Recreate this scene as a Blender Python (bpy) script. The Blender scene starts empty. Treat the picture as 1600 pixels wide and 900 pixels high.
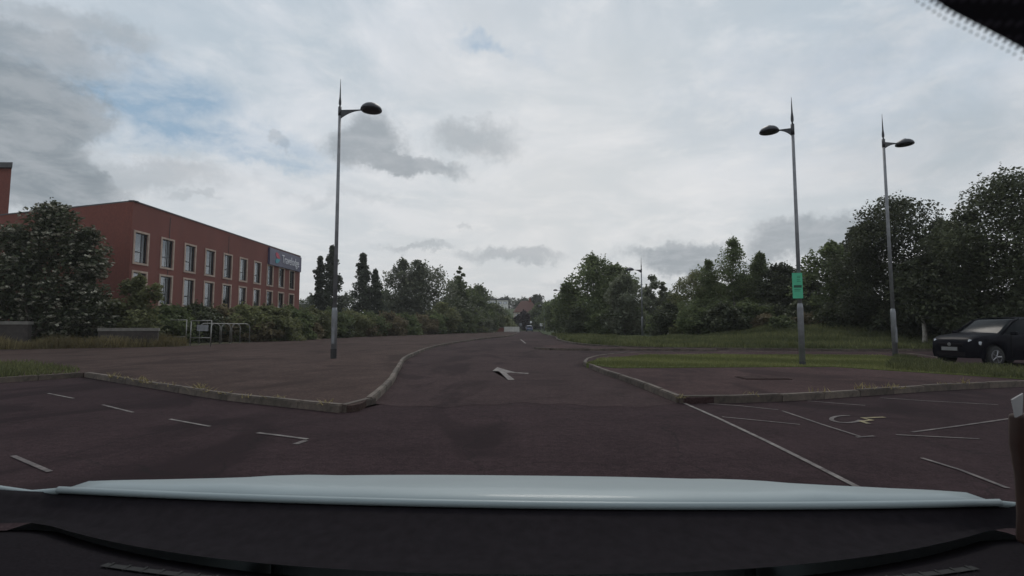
import bpy, bmesh, math, random
import numpy as np
from mathutils import Vector, Matrix

R = math.radians
random.seed(7)
RNG = np.random.default_rng(11)
SC = bpy.context.scene
COL = SC.collection

# ------------------------------------------------------------------ camera
CAM_H, FPX, PITCH = 1.3, 800.0, math.atan(60 / 800)
cam_d = bpy.data.cameras.new('camera')
cam_d.lens, cam_d.sensor_width = 18.0, 36.0
cam_d.clip_start, cam_d.clip_end = 0.02, 6000
cam_d.dof.use_dof = True
cam_d.dof.focus_distance = 40
cam_d.dof.aperture_fstop = 16
cam = bpy.data.objects.new('camera', cam_d)
cam.location = (0, 0, CAM_H)
cam.rotation_euler = (R(90) + PITCH, 0, 0)
COL.objects.link(cam)
SC.camera = cam

# ------------------------------------------------------------------ colour management
SC.view_settings.view_transform = 'Standard'
SC.view_settings.look = 'None'
SC.view_settings.exposure = 0.0
SC.view_settings.gamma = 1.0
SC.view_settings.use_curve_mapping = False

# ------------------------------------------------------------------ sun (behind thin overcast, high ahead)
SUN_EL, SUN_AZ = R(50), R(8)          # azimuth from +Y, positive to +X
sun_d = bpy.data.lights.new('sun', 'SUN')
sun_d.energy, sun_d.angle, sun_d.color = 1.0, R(18), (1.0, 0.95, 0.88)
sun = bpy.data.objects.new('sun', sun_d)
sdir = Vector((math.sin(SUN_AZ) * math.cos(SUN_EL), math.cos(SUN_AZ) * math.cos(SUN_EL), math.sin(SUN_EL)))
sun.rotation_euler = (-sdir).to_track_quat('-Z', 'Y').to_euler()
sun.location = (0, 0, 60)
COL.objects.link(sun)

# ------------------------------------------------------------------ sky: clear blue sky seen through gaps in a layer of cloud
def ray(px, py):
    """unit direction of a sight line taken in the survey picture (1600 x 900)"""
    v = Vector(((px - 800) / FPX, 1.0, (450 - py) / FPX))
    c, s = math.cos(PITCH), math.sin(PITCH)
    return Vector((v.x, v.y * c - v.z * s, v.y * s + v.z * c))

def build_world():
    w = bpy.data.worlds.new('World')
    SC.world = w
    w.use_nodes = True
    nt = w.node_tree
    nt.nodes.clear()
    N, L = nt.nodes.new, nt.links.new
    def val(sock, v):
        if isinstance(v, (int, float)): sock.default_value = v
        elif isinstance(v, (tuple, list)): sock.default_value = v
        else: L(v, sock)
    def m(op, a, b=0.0, c=None, clamp=False):
        n = N('ShaderNodeMath'); n.operation = op; n.use_clamp = clamp
        val(n.inputs[0], a); val(n.inputs[1], b)
        if c is not None: val(n.inputs[2], c)
        return n.outputs[0]
    def vm(op, a, b=None):
        n = N('ShaderNodeVectorMath'); n.operation = op
        val(n.inputs[0], a)
        if b is not None: val(n.inputs[1], b)
        return n
    def noise(vec, scale, detail, rough=0.55, dist=0.0):
        n = N('ShaderNodeTexNoise'); L(vec, n.inputs['Vector'])
        n.inputs['Scale'].default_value = scale; n.inputs['Detail'].default_value = detail
        n.inputs['Roughness'].default_value = rough; n.inputs['Distortion'].default_value = dist
        return n
    def step(x, lo, hi):
        n = N('ShaderNodeMapRange'); n.interpolation_type = 'SMOOTHSTEP'
        val(n.inputs[0], x); n.inputs[1].default_value = lo; n.inputs[2].default_value = hi
        n.inputs[3].default_value = 0; n.inputs[4].default_value = 1
        return n.outputs[0]
    def mix(f, a, b):
        n = N('ShaderNodeMix'); n.data_type = 'RGBA'
        val(n.inputs[0], f); val(n.inputs[6], a); val(n.inputs[7], b)
        return n.outputs[2]
    tc = N('ShaderNodeTexCoord')
    d = tc.outputs['Generated']
    sep = N('ShaderNodeSeparateXYZ'); L(d, sep.inputs[0])
    zz = m('MAXIMUM', sep.outputs[2], 0.0)
    den = m('ADD', zz, 0.16)
    cmb = N('ShaderNodeCombineXYZ')
    L(m('DIVIDE', sep.outputs[0], den), cmb.inputs[0])
    L(m('DIVIDE', sep.outputs[1], den), cmb.inputs[1])
    P = cmb.outputs[0]                                    # point on the cloud deck
    n_big = noise(P, 0.55, 7, 0.58, 0.4).outputs[0]
    n_mid = noise(P, 1.5, 8, 0.6, 0.6).outputs[0]
    n_fine = noise(P, 4.8, 9, 0.64, 0.3).outputs[0]
    warp = noise(d, 5.5, 9, 0.68)                         # ragged cloud edges
    wv = vm('SUBTRACT', warp.outputs['Color'], (0.5, 0.5, 0.5)).outputs[0]
    wd = vm('ADD', d, vm('MULTIPLY', wv, (0.26, 0.26, 0.17)).outputs[0]).outputs[0]
    def blob(px, py, rx, rz, soft=0.7):
        c = ray(px, py).normalized()
        q = vm('SUBTRACT', wd, tuple(c)).outputs[0]
        q = vm('MULTIPLY', q, (1 / rx, 1 / max(rx, rz), 1 / rz)).outputs[0]
        ln = vm('LENGTH', q).outputs['Value']
        return m('SUBTRACT', 1.0, step(ln, 1 - soft, 1.0 + soft * 0.5))
    def union(lst):
        o = lst[0]
        for b in lst[1:]: o = m('MAXIMUM', o, b)
        return o
    # banks of darker cloud and gaps of blue, by direction
    def sc(f, b): return m('MULTIPLY', b, f)
    dark = union([sc(.72, blob(570, 225, .10, .065, .6)), sc(.72, blob(630, 258, .13, .030, .5)), sc(.55, blob(745, 215, .11, .040, .7)), blob(15, 165, .12, .085, .5), blob(-30, 240, .15, .08, .6), blob(80, 285, .13, .045, .6), sc(.7, blob(0, 60, .16, .05, .7)),
                  sc(.75, blob(1070, 395, .13, .040, .5)), sc(.7, blob(1265, 375, .13, .045, .6)), sc(.7, blob(1180, 400, .09, .02, .6)),
                  sc(.55, blob(800, 402, .16, .020, .7)), sc(.5, blob(640, 388, .10, .014, .7)), sc(.4, blob(711, 347, .022, .008, .6)), sc(.45, blob(940, 440, .16, .014, .7)),
                  sc(.5, blob(220, 275, .17, .035, .7)), sc(.45, blob(320, 317, .06, .012, .7)), sc(.55, blob(110, 40, .13, .035, .7)), sc(.35, blob(520, 315, .2, .015, .8)), sc(.45, blob(430, 232, .03, .02, .6)),
                  sc(.3, blob(1010, 362, .05, .012, .7)), sc(.42, blob(1500, 230, .30, .14, .95)), sc(.34, blob(1330, 100, .30, .10, .95))])
    blue = union([blob(195, 155, .15, .065, .7), sc(.9, blob(285, 212, .2, .034, .8)), sc(.95, blob(745, 72, .06, .018, .7)), sc(.6, blob(395, 255, .16, .016, .8)),
                  sc(.35, blob(840, 90, .04, .03, .9)), sc(.3, blob(1300, 130, .25, .12, .9))])
    base = mix(step(n_mid, .36, .66), (4.35, 5.05, 5.7, 1), (6.2, 6.55, 7.05, 1))
    base = mix(m('MULTIPLY', step(n_big, .42, .66), .4), base, (4.4, 4.8, 5.2, 1))
    base = mix(m('MULTIPLY', step(n_fine, .48, .72), .35), base, (7.6, 7.65, 7.8, 1))
    # the layer is brighter and creamier low down where it is thin
    low = m('SUBTRACT', 1.0, step(zz, .03, .40))
    base = mix(m('MULTIPLY', low, .5), base, (7.1, 6.95, 6.65, 1))
    base = mix(m('MULTIPLY', blob(900, 250, .50, .26, .95), .38), base, (7.7, 7.5, 7.2, 1))     # thin bright cloud before the sun
    dk = m('MULTIPLY', dark, m('ADD', .55, m('MULTIPLY', n_fine, .85)), clamp=True)
    dk = m('MULTIPLY', step(dk, .12, .72), m('ADD', .35, m('MULTIPLY', dark, .65)))
    dcol = mix(step(n_fine, .35, .65), (1.95, 2.3, 2.6, 1), (3.0, 3.3, 3.6, 1))
    bl = m('MULTIPLY', blue, m('ADD', .45, m('MULTIPLY', step(n_fine, .62, .3), .8)), clamp=True)
    sky = N('ShaderNodeTexSky'); sky.sky_type = 'NISHITA'; sky.sun_disc = False
    sky.sun_elevation = SUN_EL; sky.sun_rotation = SUN_AZ
    sky.air_density, sky.dust_density, sky.ozone_density = 1.0, 1.5, 1.0
    clear = mix(.8, sky.outputs[0], (2.2, 3.4, 4.55, 1))      # thin veil over the gaps
    colr = mix(m('MULTIPLY', bl, .9), base, clear)
    colr = mix(m('MULTIPLY', dk, .9, clamp=True), colr, dcol)
    bg = N('ShaderNodeBackground'); L(colr, bg.inputs[0]); bg.inputs[1].default_value = 0.112
    out = N('ShaderNodeOutputWorld'); L(bg.outputs[0], out.inputs[0])
build_world()

# ------------------------------------------------------------------ survey helpers
def at(px, py, Y):
    """point on a sight line at forward distance Y"""
    r = ray(px, py); t = Y / r.y
    return Vector((r.x * t, Y, CAM_H + r.z * t))
def G(px, py, z=0.0):
    """point on level ground of height z met by a sight line"""
    r = ray(px, py); t = (z - CAM_H) / r.z
    return Vector((r.x * t, r.y * t, z))

# ------------------------------------------------------------------ materials
MATS = {}
def new_mat(name):
    mt = bpy.data.materials.new(name); mt.use_nodes = True
    nt = mt.node_tree; b = nt.nodes['Principled BSDF']
    MATS[name] = mt
    return mt, nt, b
def ramp(nt, fac, stops):
    n = nt.nodes.new('ShaderNodeValToRGB')
    e = n.color_ramp.elements
    while len(e) < len(stops): e.new(0.5)
    for i, (p, c) in enumerate(stops):
        e[i].position = p; e[i].color = (*c, 1)
    nt.links.new(fac, n.inputs[0])
    return n.outputs[0]
def tnoise(nt, scale, detail=4, rough=.55, coord='Object', dist=0, stretch=None):
    tc = nt.nodes.new('ShaderNodeTexCoord'); n = nt.nodes.new('ShaderNodeTexNoise')
    src = tc.outputs[coord]
    if stretch:
        mp = nt.nodes.new('ShaderNodeMapping'); mp.inputs['Scale'].default_value = stretch
        nt.links.new(src, mp.inputs[0]); src = mp.outputs[0]
    nt.links.new(src, n.inputs['Vector'])
    n.inputs['Scale'].default_value = scale; n.inputs['Detail'].default_value = detail
    n.inputs['Roughness'].default_value = rough; n.inputs['Distortion'].default_value = dist
    return n.outputs[0]
def mixc(nt, f, a, b, mode='MIX'):
    n = nt.nodes.new('ShaderNodeMix'); n.data_type = 'RGBA'; n.blend_type = mode
    for s, v in ((n.inputs[0], f), (n.inputs[6], a), (n.inputs[7], b)):
        if isinstance(v, (int, float)): s.default_value = v
        elif isinstance(v, tuple): s.default_value = (*v, 1) if len(v) == 3 else v
        else: nt.links.new(v, s)
    return n.outputs[2]
def bump(nt, b, h, strength=.4, dist=.01):
    n = nt.nodes.new('ShaderNodeBump'); n.inputs['Strength'].default_value = strength
    n.inputs['Distance'].default_value = dist
    nt.links.new(h, n.inputs['Height']); nt.links.new(n.outputs[0], b.inputs['Normal'])
def simple(name, col, rough=.6, metal=0, var=.15, scale=6, spec=.5):
    mt, nt, b = new_mat(name)
    lo = tuple(c * (1 - var) for c in col); hi = tuple(min(1, c * (1 + var)) for c in col)
    nt.links.new(ramp(nt, tnoise(nt, scale, 5), [(.3, lo), (.7, hi)]), b.inputs['Base Color'])
    b.inputs['Roughness'].default_value = rough; b.inputs['Metallic'].default_value = metal
    b.inputs['Specular IOR Level'].default_value = spec
    return mt

def asphalt(name, c1, c2, patch, crack=True, warm=0.0):
    mt, nt, b = new_mat(name)
    big = tnoise(nt, .16, 5, .6, dist=.6)
    mid = tnoise(nt, 1.3, 6, .65)
    fine = tnoise(nt, 55, 3, .7)
    col = ramp(nt, big, [(.34, tuple(c * .85 for c in c1)), (.5, tuple((a + q) / 2 for a, q in zip(c1, c2))), (.64, tuple(c * 1.12 for c in c2))])
    col = mixc(nt, .5, col, ramp(nt, mid, [(.3, tuple(c * .72 for c in c1)), (.7, tuple(c * 1.2 for c in c2))]))
    speck = tnoise(nt, 11, 7, .75)
    col = mixc(nt, .7, col, ramp(nt, speck, [(.28, (.22, .22, .22)), (.5, (.5, .5, .5)), (.74, (.84, .83, .82))]), 'OVERLAY')
    # stone chips
    col = mixc(nt, .8, col, ramp(nt, fine, [(.25, (.16, .155, .155)), (.5, (.5, .5, .5)), (.78, (1, .98, .95))]), 'OVERLAY')
    # oil and tyre patches
    pt = tnoise(nt, .42, 4, .6, dist=1.2, stretch=(1.0, .45, 1))
    pm = ramp(nt, pt, [(.56, (0, 0, 0)), (.66, (1, 1, 1))])
    col = mixc(nt, pm, col, patch) if False else mixc(nt, ramp(nt, pt, [(.52, (0, 0, 0)), (.60, (.85, .85, .85))]), col, patch)
    if crack:
        tc = nt.nodes.new('ShaderNodeTexCoord'); vo = nt.nodes.new('ShaderNodeTexVoronoi')
        vo.feature = 'DISTANCE_TO_EDGE'; vo.inputs['Scale'].default_value = .33
        wn = nt.nodes.new('ShaderNodeTexNoise'); wn.inputs['Scale'].default_value = 1.2; wn.inputs['Detail'].default_value = 6
        ad = nt.nodes.new('ShaderNodeVectorMath'); ad.operation = 'ADD'
        nt.links.new(tc.outputs['Object'], ad.inputs[0]); nt.links.new(tc.outputs['Object'], wn.inputs['Vector'])
        nt.links.new(wn.outputs['Color'], ad.inputs[1]); nt.links.new(ad.outputs[0], vo.inputs['Vector'])
        cm = ramp(nt, vo.outputs['Distance'], [(.0, (.55, .55, .55)), (.006, (0, 0, 0))])
        col = mixc(nt, cm, col, (.012, .011, .011))
    nt.links.new(col, b.inputs['Base Color'])
    b.inputs['Roughness'].default_value = .95
    b.inputs['Specular IOR Level'].default_value = .06
    bump(nt, b, fine, .5, .008)
    return mt
asphalt('road_asphalt', (.0328, .0215, .0222), (.0462, .0310, .0315), (.0240, .0158, .0168))
asphalt('carpark_asphalt', (.0250, .0158, .0178), (.0356, .0228, .0248), (.0182, .0117, .0132))
asphalt('path_tarmac', (.0440, .0298, .0268), (.0602, .0415, .0370), (.0335, .0227, .0205), crack=False)
asphalt('island_tarmac', (.040, .0250, .0250), (.058, .0365, .0360), (.029, .0185, .0190), crack=False)

def grass_mat(name, a, b_, c):
    mt, nt, b = new_mat(name)
    col = ramp(nt, tnoise(nt, .5, 6, .65), [(.3, a), (.55, b_), (.75, c)])
    col = mixc(nt, .5, col, ramp(nt, tnoise(nt, 9, 5, .7), [(.3, tuple(x * .6 for x in a)), (.7, tuple(x * 1.25 for x in b_))]))
    nt.links.new(col, b.inputs['Base Color']); b.inputs['Roughness'].default_value = .95
    b.inputs['Specular IOR Level'].default_value = .15
    bump(nt, b, tnoise(nt, 20, 4), .7, .03)
    return mt
grass_mat('grass', (.060, .078, .026), (.095, .112, .036), (.125, .12, .05))
grass_mat('earth', (.045, .038, .026), (.06, .055, .03), (.05, .06, .025))
grass_mat('hill_grass', (.035, .05, .02), (.05, .065, .028), (.065, .072, .032))

def kerb_mat():
    mt, nt, b = new_mat('kerb_concrete')
    oi = nt.nodes.new('ShaderNodeObjectInfo')
    base = ramp(nt, oi.outputs['Random'], [(0, (.062, .048, .040)), (.5, (.085, .067, .056)), (1, (.115, .093, .077))])
    col = mixc(nt, .75, base, ramp(nt, tnoise(nt, 7, 6, .7), [(.3, (.2, .2, .2)), (.7, (.8, .78, .75))]), 'OVERLAY')
    ge = nt.nodes.new('ShaderNodeNewGeometry'); wn = nt.nodes.new('ShaderNodeTexNoise'); wn.inputs['Scale'].default_value = 1.7; wn.inputs['Detail'].default_value = 7
    wn.inputs['Roughness'].default_value = .7; nt.links.new(ge.outputs['Position'], wn.inputs['Vector'])
    moss = ramp(nt, wn.outputs[0], [(.5, (0, 0, 0)), (.68, (.75, .75, .75))])
    col = mixc(nt, moss, col, (.032, .028, .020))
    nt.links.new(col, b.inputs['Base Color']); b.inputs['Roughness'].default_value = .9
    bump(nt, b, tnoise(nt, 40, 4), .5, .01)
kerb_mat()

def paint_mat(name, col, worn, lo, hi):
    mt, nt, b = new_mat(name)
    f = ramp(nt, tnoise(nt, 5, 8, .75), [(lo, (0, 0, 0)), (hi, (1, 1, 1))])
    f2 = ramp(nt, tnoise(nt, 60, 3, .7), [(.25, (.45, .45, .45)), (.6, (1, 1, 1))])
    ff = mixc(nt, 1.0, f, f2, 'MULTIPLY')
    nt.links.new(mixc(nt, ff, worn, col), b.inputs['Base Color']); b.inputs['Roughness'].default_value = .8
paint_mat('line_paint', (.215, .195, .18), (.045, .033, .033), .38, .64)
paint_mat('bay_paint', (.17, .145, .135), (.040, .031, .032), .42, .66)
paint_mat('yellow_paint', (.26, .21, .10), (.04, .034, .03), .36, .6)

def brick_mat():
    mt, nt, b = new_mat('brick')
    tc = nt.nodes.new('ShaderNodeTexCoord'); br = nt.nodes.new('ShaderNodeTexBrick')
    mp = nt.nodes.new('ShaderNodeMapping'); mp.inputs['Rotation'].default_value = (R(90), 0, R(90))
    nt.links.new(tc.outputs['Object'], mp.inputs[0]); nt.links.new(mp.outputs[0], br.inputs['Vector'])
    br.inputs['Scale'].default_value = 4.4; br.inputs['Mortar Size'].default_value = .008
    br.inputs['Color1'].default_value = (.205, .062, .043, 1); br.inputs['Color2'].default_value = (.15, .045, .033, 1)
    br.inputs['Mortar'].default_value = (.17, .062, .05, 1)
    col = mixc(nt, .55, br.outputs['Color'], ramp(nt, tnoise(nt, .35, 6, .65, stretch=(1, 1, .35)), [(.25, (.30, .29, .30)), (.75, (.55, .5, .48))]), 'OVERLAY')
    col = mixc(nt, ramp(nt, tnoise(nt, 1.2, 6, .7, stretch=(1, 1, .25)), [(.55, (0, 0, 0)), (.8, (.35, .35, .35))]), col, (.10, .06, .05))
    nt.links.new(col, b.inputs['Base Color']); b.inputs['Roughness'].default_value = .9
    bump(nt, b, br.outputs['Fac'], .3, .01)
brick_mat()
simple('dark_trim', (.022, .022, .025), .45)
simple('stone_surround', (.38, .29, .235), .8, var=.2, scale=2)
simple('window_frame_grey', (.04, .042, .048), .4)
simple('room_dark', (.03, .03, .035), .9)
simple('curtain_pale', (.32, .33, .32), .9, var=.1)
simple('curtain_purple', (.12, .11, .2), .9, var=.1)
def glass_mat(name, tint, gl=.35, rough=.03):
    mt, nt, b = new_mat(name)
    nt.nodes.remove(b)
    tr = nt.nodes.new('ShaderNodeBsdfTransparent'); tr.inputs[0].default_value = (*tint, 1)
    g = nt.nodes.new('ShaderNodeBsdfGlossy'); g.inputs['Roughness'].default_value = rough
    g.inputs[0].default_value = (.9, .95, 1, 1)
    lw = nt.nodes.new('ShaderNodeFresnel'); lw.inputs[0].default_value = 1.5
    ad = nt.nodes.new('ShaderNodeMath'); ad.operation = 'MULTIPLY_ADD'; ad.inputs[1].default_value = 1 - gl; ad.inputs[2].default_value = gl
    nt.links.new(lw.outputs[0], ad.inputs[0])
    mx = nt.nodes.new('ShaderNodeMixShader'); nt.links.new(ad.outputs[0], mx.inputs[0])
    nt.links.new(tr.outputs[0], mx.inputs[1]); nt.links.new(g.outputs[0], mx.inputs[2])
    nt.links.new(mx.outputs[0], nt.nodes['Material Output'].inputs[0])
glass_mat('window_glass', (.6, .66, .68), .2)
glass_mat('vent_glass', (.3, .34, .36), .06)
simple('car_glass', (.010, .012, .014), .15, 0, .1, 2, .3).node_tree.nodes['Principled BSDF'].inputs['IOR'].default_value = 1.14
simple('galvanised', (.19, .195, .205), .5, .3, .25, 3)
simple('lamp_dark', (.035, .036, .042), .45, .2, .2, 5)
simple('black_paint', (.012, .012, .013), .5)
simple('rail_steel', (.23, .225, .21), .45, .6, .25, 8)
simple('dark_wall', (.045, .037, .033), .95, 0, .35, 4)
simple('coping_concrete', (.15, .14, .125), .9, 0, .25, 3)
simple('white_render', (.60, .59, .56), .85, 0, .1, .8)
simple('cream_render', (.52, .46, .40), .85, 0, .1, .8)
simple('hoarding_white', (.62, .60, .56), .7, 0, .12, .8)
simple('roof_red', (.085, .038, .030), .85, 0, .25, 2)
simple('roof_dark', (.035, .033, .036), .8)
simple('sign_green', (.065, .42, .24), .55, 0, .1, 4)
simple('sign_green_dark', (.012, .07, .04), .6)
simple('sign_white', (.7, .7, .7), .6)
simple('card_pale', (.30, .29, .29), .7)
simple('hotel_blue', (.062, .060, .11), .35, 0, .15, .6)
simple('letter_white', (.62, .62, .66), .5, 0, .05)
simple('logo_red', (.42, .05, .09), .5)
simple('logo_teal', (.04, .25, .30), .5)
simple('iron', (.030, .016, .015), .9, 0, .3, 12, .1)
simple('bark', (.075, .06, .048), .95, 0, .4, 7)
simple('birch_bark', (.28, .26, .23), .9, 0, .5, 5)
simple('tyre', (.012, .012, .012), .85)
simple('alloy', (.28, .28, .29), .35, .8)
simple('plastic_black', (.0105, .0085, .0105), .9, 0, .25, 60, .08)
simple('dash_plastic', (.0092, .0074, .0092), .95, 0, .4, 220, .06)
def dotted():
    mt, nt, b = new_mat('dotted_band')
    tc = nt.nodes.new('ShaderNodeTexCoord'); vo = nt.nodes.new('ShaderNodeTexVoronoi'); vo.inputs['Scale'].default_value = 420; vo.inputs['Randomness'].default_value = .15
    nt.links.new(tc.outputs['Object'], vo.inputs['Vector'])
    nt.links.new(ramp(nt, vo.outputs['Distance'], [(.30, (.075, .065, .088)), (.42, (.022, .019, .027))]), b.inputs['Base Color']); b.inputs['Roughness'].default_value = .8
dotted()
simple('strip_brown', (.030, .011, .006), .7, 0, .25, 30)
simple('vent_black', (.003, .003, .003), .9)
simple('plate_white', (.20, .20, .20), .4)
simple('plate_black', (.02, .02, .02), .5)
simple('lamp_lens', (.5, .52, .55), .12, .3)
simple('lamp_red', (.2, .01, .01), .2)
simple('stalk', (.09, .085, .03), .9)
def car_paint(name, col, rough=.25, metal=.0, coat=.6):
    mt, nt, b = new_mat(name)
    nt.links.new(ramp(nt, tnoise(nt, 2.5, 6, .6), [(.3, tuple(c * .9 for c in col)), (.7, tuple(c * 1.05 for c in col))]), b.inputs['Base Color'])
    b.inputs['Roughness'].default_value = rough; b.inputs['Metallic'].default_value = metal
    b.inputs['Coat Weight'].default_value = coat; b.inputs['Coat Roughness'].default_value = .08
car_paint('paint_silver', (.235, .28, .29), .55, .1, .12)
car_paint('paint_black', (.005, .005, .008), .4, 0, .03)
MATS['paint_black'].node_tree.nodes['Principled BSDF'].inputs['Specular IOR Level'].default_value = .12
MATS['paint_black'].node_tree.nodes['Principled BSDF'].inputs['IOR'].default_value = 1.2
car_paint('paint_blue', (.05, .08, .16), .3, .2)

def leaf_mat(name, dark, light, trans=.25):
    mt, nt, b = new_mat(name)
    a = nt.nodes.new('ShaderNodeAttribute'); a.attribute_name = 'tint'
    oi = nt.nodes.new('ShaderNodeObjectInfo')
    col = ramp(nt, a.outputs['Fac'], [(0, dark), (.75, light), (1, tuple(min(1, c * 1.5) for c in light))])
    hs = nt.nodes.new('ShaderNodeHueSaturation')
    mr = nt.nodes.new('ShaderNodeMapRange'); nt.links.new(oi.outputs['Random'], mr.inputs[0])
    mr.inputs[3].default_value = .78; mr.inputs[4].default_value = 1.2
    nt.links.new(mr.outputs[0], hs.inputs['Value'])
    nt.links.new(col, hs.inputs['Color'])
    nt.links.new(hs.outputs[0], b.inputs['Base Color'])
    b.inputs['Roughness'].default_value = .6; b.inputs['Specular IOR Level'].default_value = .25
    t = nt.nodes.new('ShaderNodeBsdfTranslucent'); nt.links.new(hs.outputs[0], t.inputs[0])
    mx = nt.nodes.new('ShaderNodeMixShader'); mx.inputs[0].default_value = trans
    nt.links.new(b.outputs[0], mx.inputs[1]); nt.links.new(t.outputs[0], mx.inputs[2])
    nt.links.new(mx.outputs[0], nt.nodes['Material Output'].inputs[0])
leaf_mat('leaf_dark', (.040, .048, .028), (.082, .094, .050), .35)
leaf_mat('leaf_mid', (.072, .094, .040), (.136, .165, .074), .5)
leaf_mat('leaf_grey', (.100, .112, .074), (.175, .19, .13), .5)
leaf_mat('leaf_light', (.100, .110, .052), (.18, .19, .09), .5)
leaf_mat('leaf_poplar', (.042, .052, .036), (.082, .096, .062), .35)
leaf_mat('leaf_copper', (.018, .012, .014), (.04, .024, .027))
leaf_mat('leaf_brown', (.105, .088, .052), (.18, .15, .088), .5)
leaf_mat('grass_blade', (.078, .090, .032), (.150, .155, .060), .35)
leaf_mat('verge_blade', (.055, .066, .028), (.115, .122, .052), .35)
leaf_mat('dry_grass', (.10, .082, .038), (.22, .18, .09), .35)
leaf_mat('blossom', (.14, .135, .10), (.24, .235, .185), .1)

# ------------------------------------------------------------------ mesh helpers
def link(o, parent=None):
    COL.objects.link(o)
    if parent is not None: o.parent = parent
    return o
def mk(name, verts, faces, mat, parent=None, smooth=False):
    me = bpy.data.meshes.new(name)
    me.from_pydata([tuple(v) for v in verts], [], faces)
    me.materials.append(MATS[mat])
    if smooth:
        me.polygons.foreach_set('use_smooth', [True] * len(me.polygons))
    me.update()
    return link(bpy.data.objects.new(name, me), parent)
def tag(o, label=None, cat=None, group=None, kind=None):
    if label: o['label'] = label
    if cat: o['category'] = cat
    if group: o['group'] = group
    if kind: o['kind'] = kind
    return o
def empty(name, loc=(0, 0, 0), rz=0.0):
    o = bpy.data.objects.new(name, None)
    o.location = loc; o.rotation_euler = (0, 0, rz); o.empty_display_size = .3
    COL.objects.link(o)
    return o
class MB:
    def __init__(s): s.v, s.f = [], []
    def add(s, vs, fs):
        n = len(s.v); s.v += [tuple(v) for v in vs]; s.f += [tuple(i + n for i in f) for f in fs]
        return s
    def box(s, x0, x1, y0, y1, z0, z1):
        return s.add([(x0, y0, z0), (x1, y0, z0), (x1, y1, z0), (x0, y1, z0), (x0, y0, z1), (x1, y0, z1), (x1, y1, z1), (x0, y1, z1)],
                     [(3, 2, 1, 0), (4, 5, 6, 7), (0, 1, 5, 4), (1, 2, 6, 5), (2, 3, 7, 6), (3, 0, 4, 7)])
    def tube(s, pts, rad, n=8, caps=True):
        pts = [Vector(p) for p in pts]
        if isinstance(rad, (int, float)): rad = [rad] * len(pts)
        vs, fs = [], []
        ref = None
        for i, p in enumerate(pts):
            t = (pts[min(i + 1, len(pts) - 1)] - pts[max(i - 1, 0)])
            t = t.normalized() if t.length > 1e-9 else Vector((0, 0, 1))
            if ref is None:
                ref = t.orthogonal().normalized()
            ref = (ref - t * ref.dot(t))
            ref = ref.normalized() if ref.length > 1e-6 else t.orthogonal().normalized()
            b = t.cross(ref)
            for k in range(n):
                a = 2 * math.pi * k / n
                vs.append(p + (ref * math.cos(a) + b * math.sin(a)) * rad[i])
        for i in range(len(pts) - 1):
            for k in range(n):
                fs.append((i * n + k, i * n + (k + 1) % n, (i + 1) * n + (k + 1) % n, (i + 1) * n + k))
        if caps:
            fs.append(tuple(range(n - 1, -1, -1))); fs.append(tuple((len(pts) - 1) * n + k for k in range(n)))
        return s.add(vs, fs)
    def lathe(s, prof, n=24, c=(0, 0, 0), sx=1, sy=1):
        vs, fs = [], []
        for r, z in prof:
            for k in range(n):
                a = 2 * math.pi * k / n
                vs.append((c[0] + r * math.cos(a) * sx, c[1] + r * math.sin(a) * sy, c[2] + z))
        for i in range(len(prof) - 1):
            for k in range(n):
                fs.append((i * n + k, i * n + (k + 1) % n, (i + 1) * n + (k + 1) % n, (i + 1) * n + k))
        fs.append(tuple(range(n - 1, -1, -1))); fs.append(tuple((len(prof) - 1) * n + k for k in range(n)))
        return s.add(vs, fs)
    def prism(s, poly, z0, z1):
        """poly: xy outline, counter-clockwise"""
        n = len(poly)
        vs = [(p[0], p[1], z0) for p in poly] + [(p[0], p[1], z1) for p in poly]
        fs = [tuple(range(n - 1, -1, -1)), tuple(range(n, 2 * n))] + [(i, (i + 1) % n, n + (i + 1) % n, n + i) for i in range(n)]
        return s.add(vs, fs)
    def build(s, name, mat, parent=None, smooth=False):
        return mk(name, s.v, s.f, mat, parent, smooth)
def ccw(poly):
    a = sum(poly[i][0] * poly[(i + 1) % len(poly)][1] - poly[(i + 1) % len(poly)][0] * poly[i][1] for i in range(len(poly)))
    return list(poly) if a > 0 else list(reversed(poly))
def bevel(o, w=.02, seg=2):
    md = o.modifiers.new('bevel', 'BEVEL'); md.width = w; md.segments = seg; md.limit_method = 'ANGLE'; md.angle_limit = R(40)
    return o
def smooth_path(pts, step=.5):
    """Catmull-Rom through xy points, resampled"""
    P = [Vector((p[0], p[1], 0)) for p in pts]
    P = [P[0] * 2 - P[1]] + P + [P[-1] * 2 - P[-2]]
    out = []
    for i in range(1, len(P) - 2):
        n = max(2, int((P[i + 1] - P[i]).length / step))
        for k in range(n):
            t = k / n; a, b, c, d = P[i - 1], P[i], P[i + 1], P[i + 2]
            out.append(.5 * ((2 * b) + (c - a) * t + (2 * a - 5 * b + 4 * c - d) * t * t + (3 * b - a - 3 * c + d) * t ** 3))
    out.append(P[-2].copy())
    return out
def resample(path, L):
    out = [path[0].copy()]; acc = 0
    for a, b in zip(path, path[1:]):
        seg = (b - a).length; pos = 0
        while acc + seg - pos >= L:
            pos += L - acc; acc = 0
            out.append(a.lerp(b, pos / seg))
        acc += seg - pos
    return out
def sheet(name, poly, z, mat, kind='structure', parent=None):
    me = bpy.data.meshes.new(name)
    bm = bmesh.new()
    vs = [bm.verts.new((p[0], p[1], z)) for p in ccw(poly)]
    f = bm.faces.new(vs)
    bmesh.ops.triangulate(bm, faces=[f])
    bm.to_mesh(me); bm.free()
    me.materials.append(MATS[mat])
    o = link(bpy.data.objects.new(name, me), parent)
    if kind and parent is None: o['kind'] = kind
    return o
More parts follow.
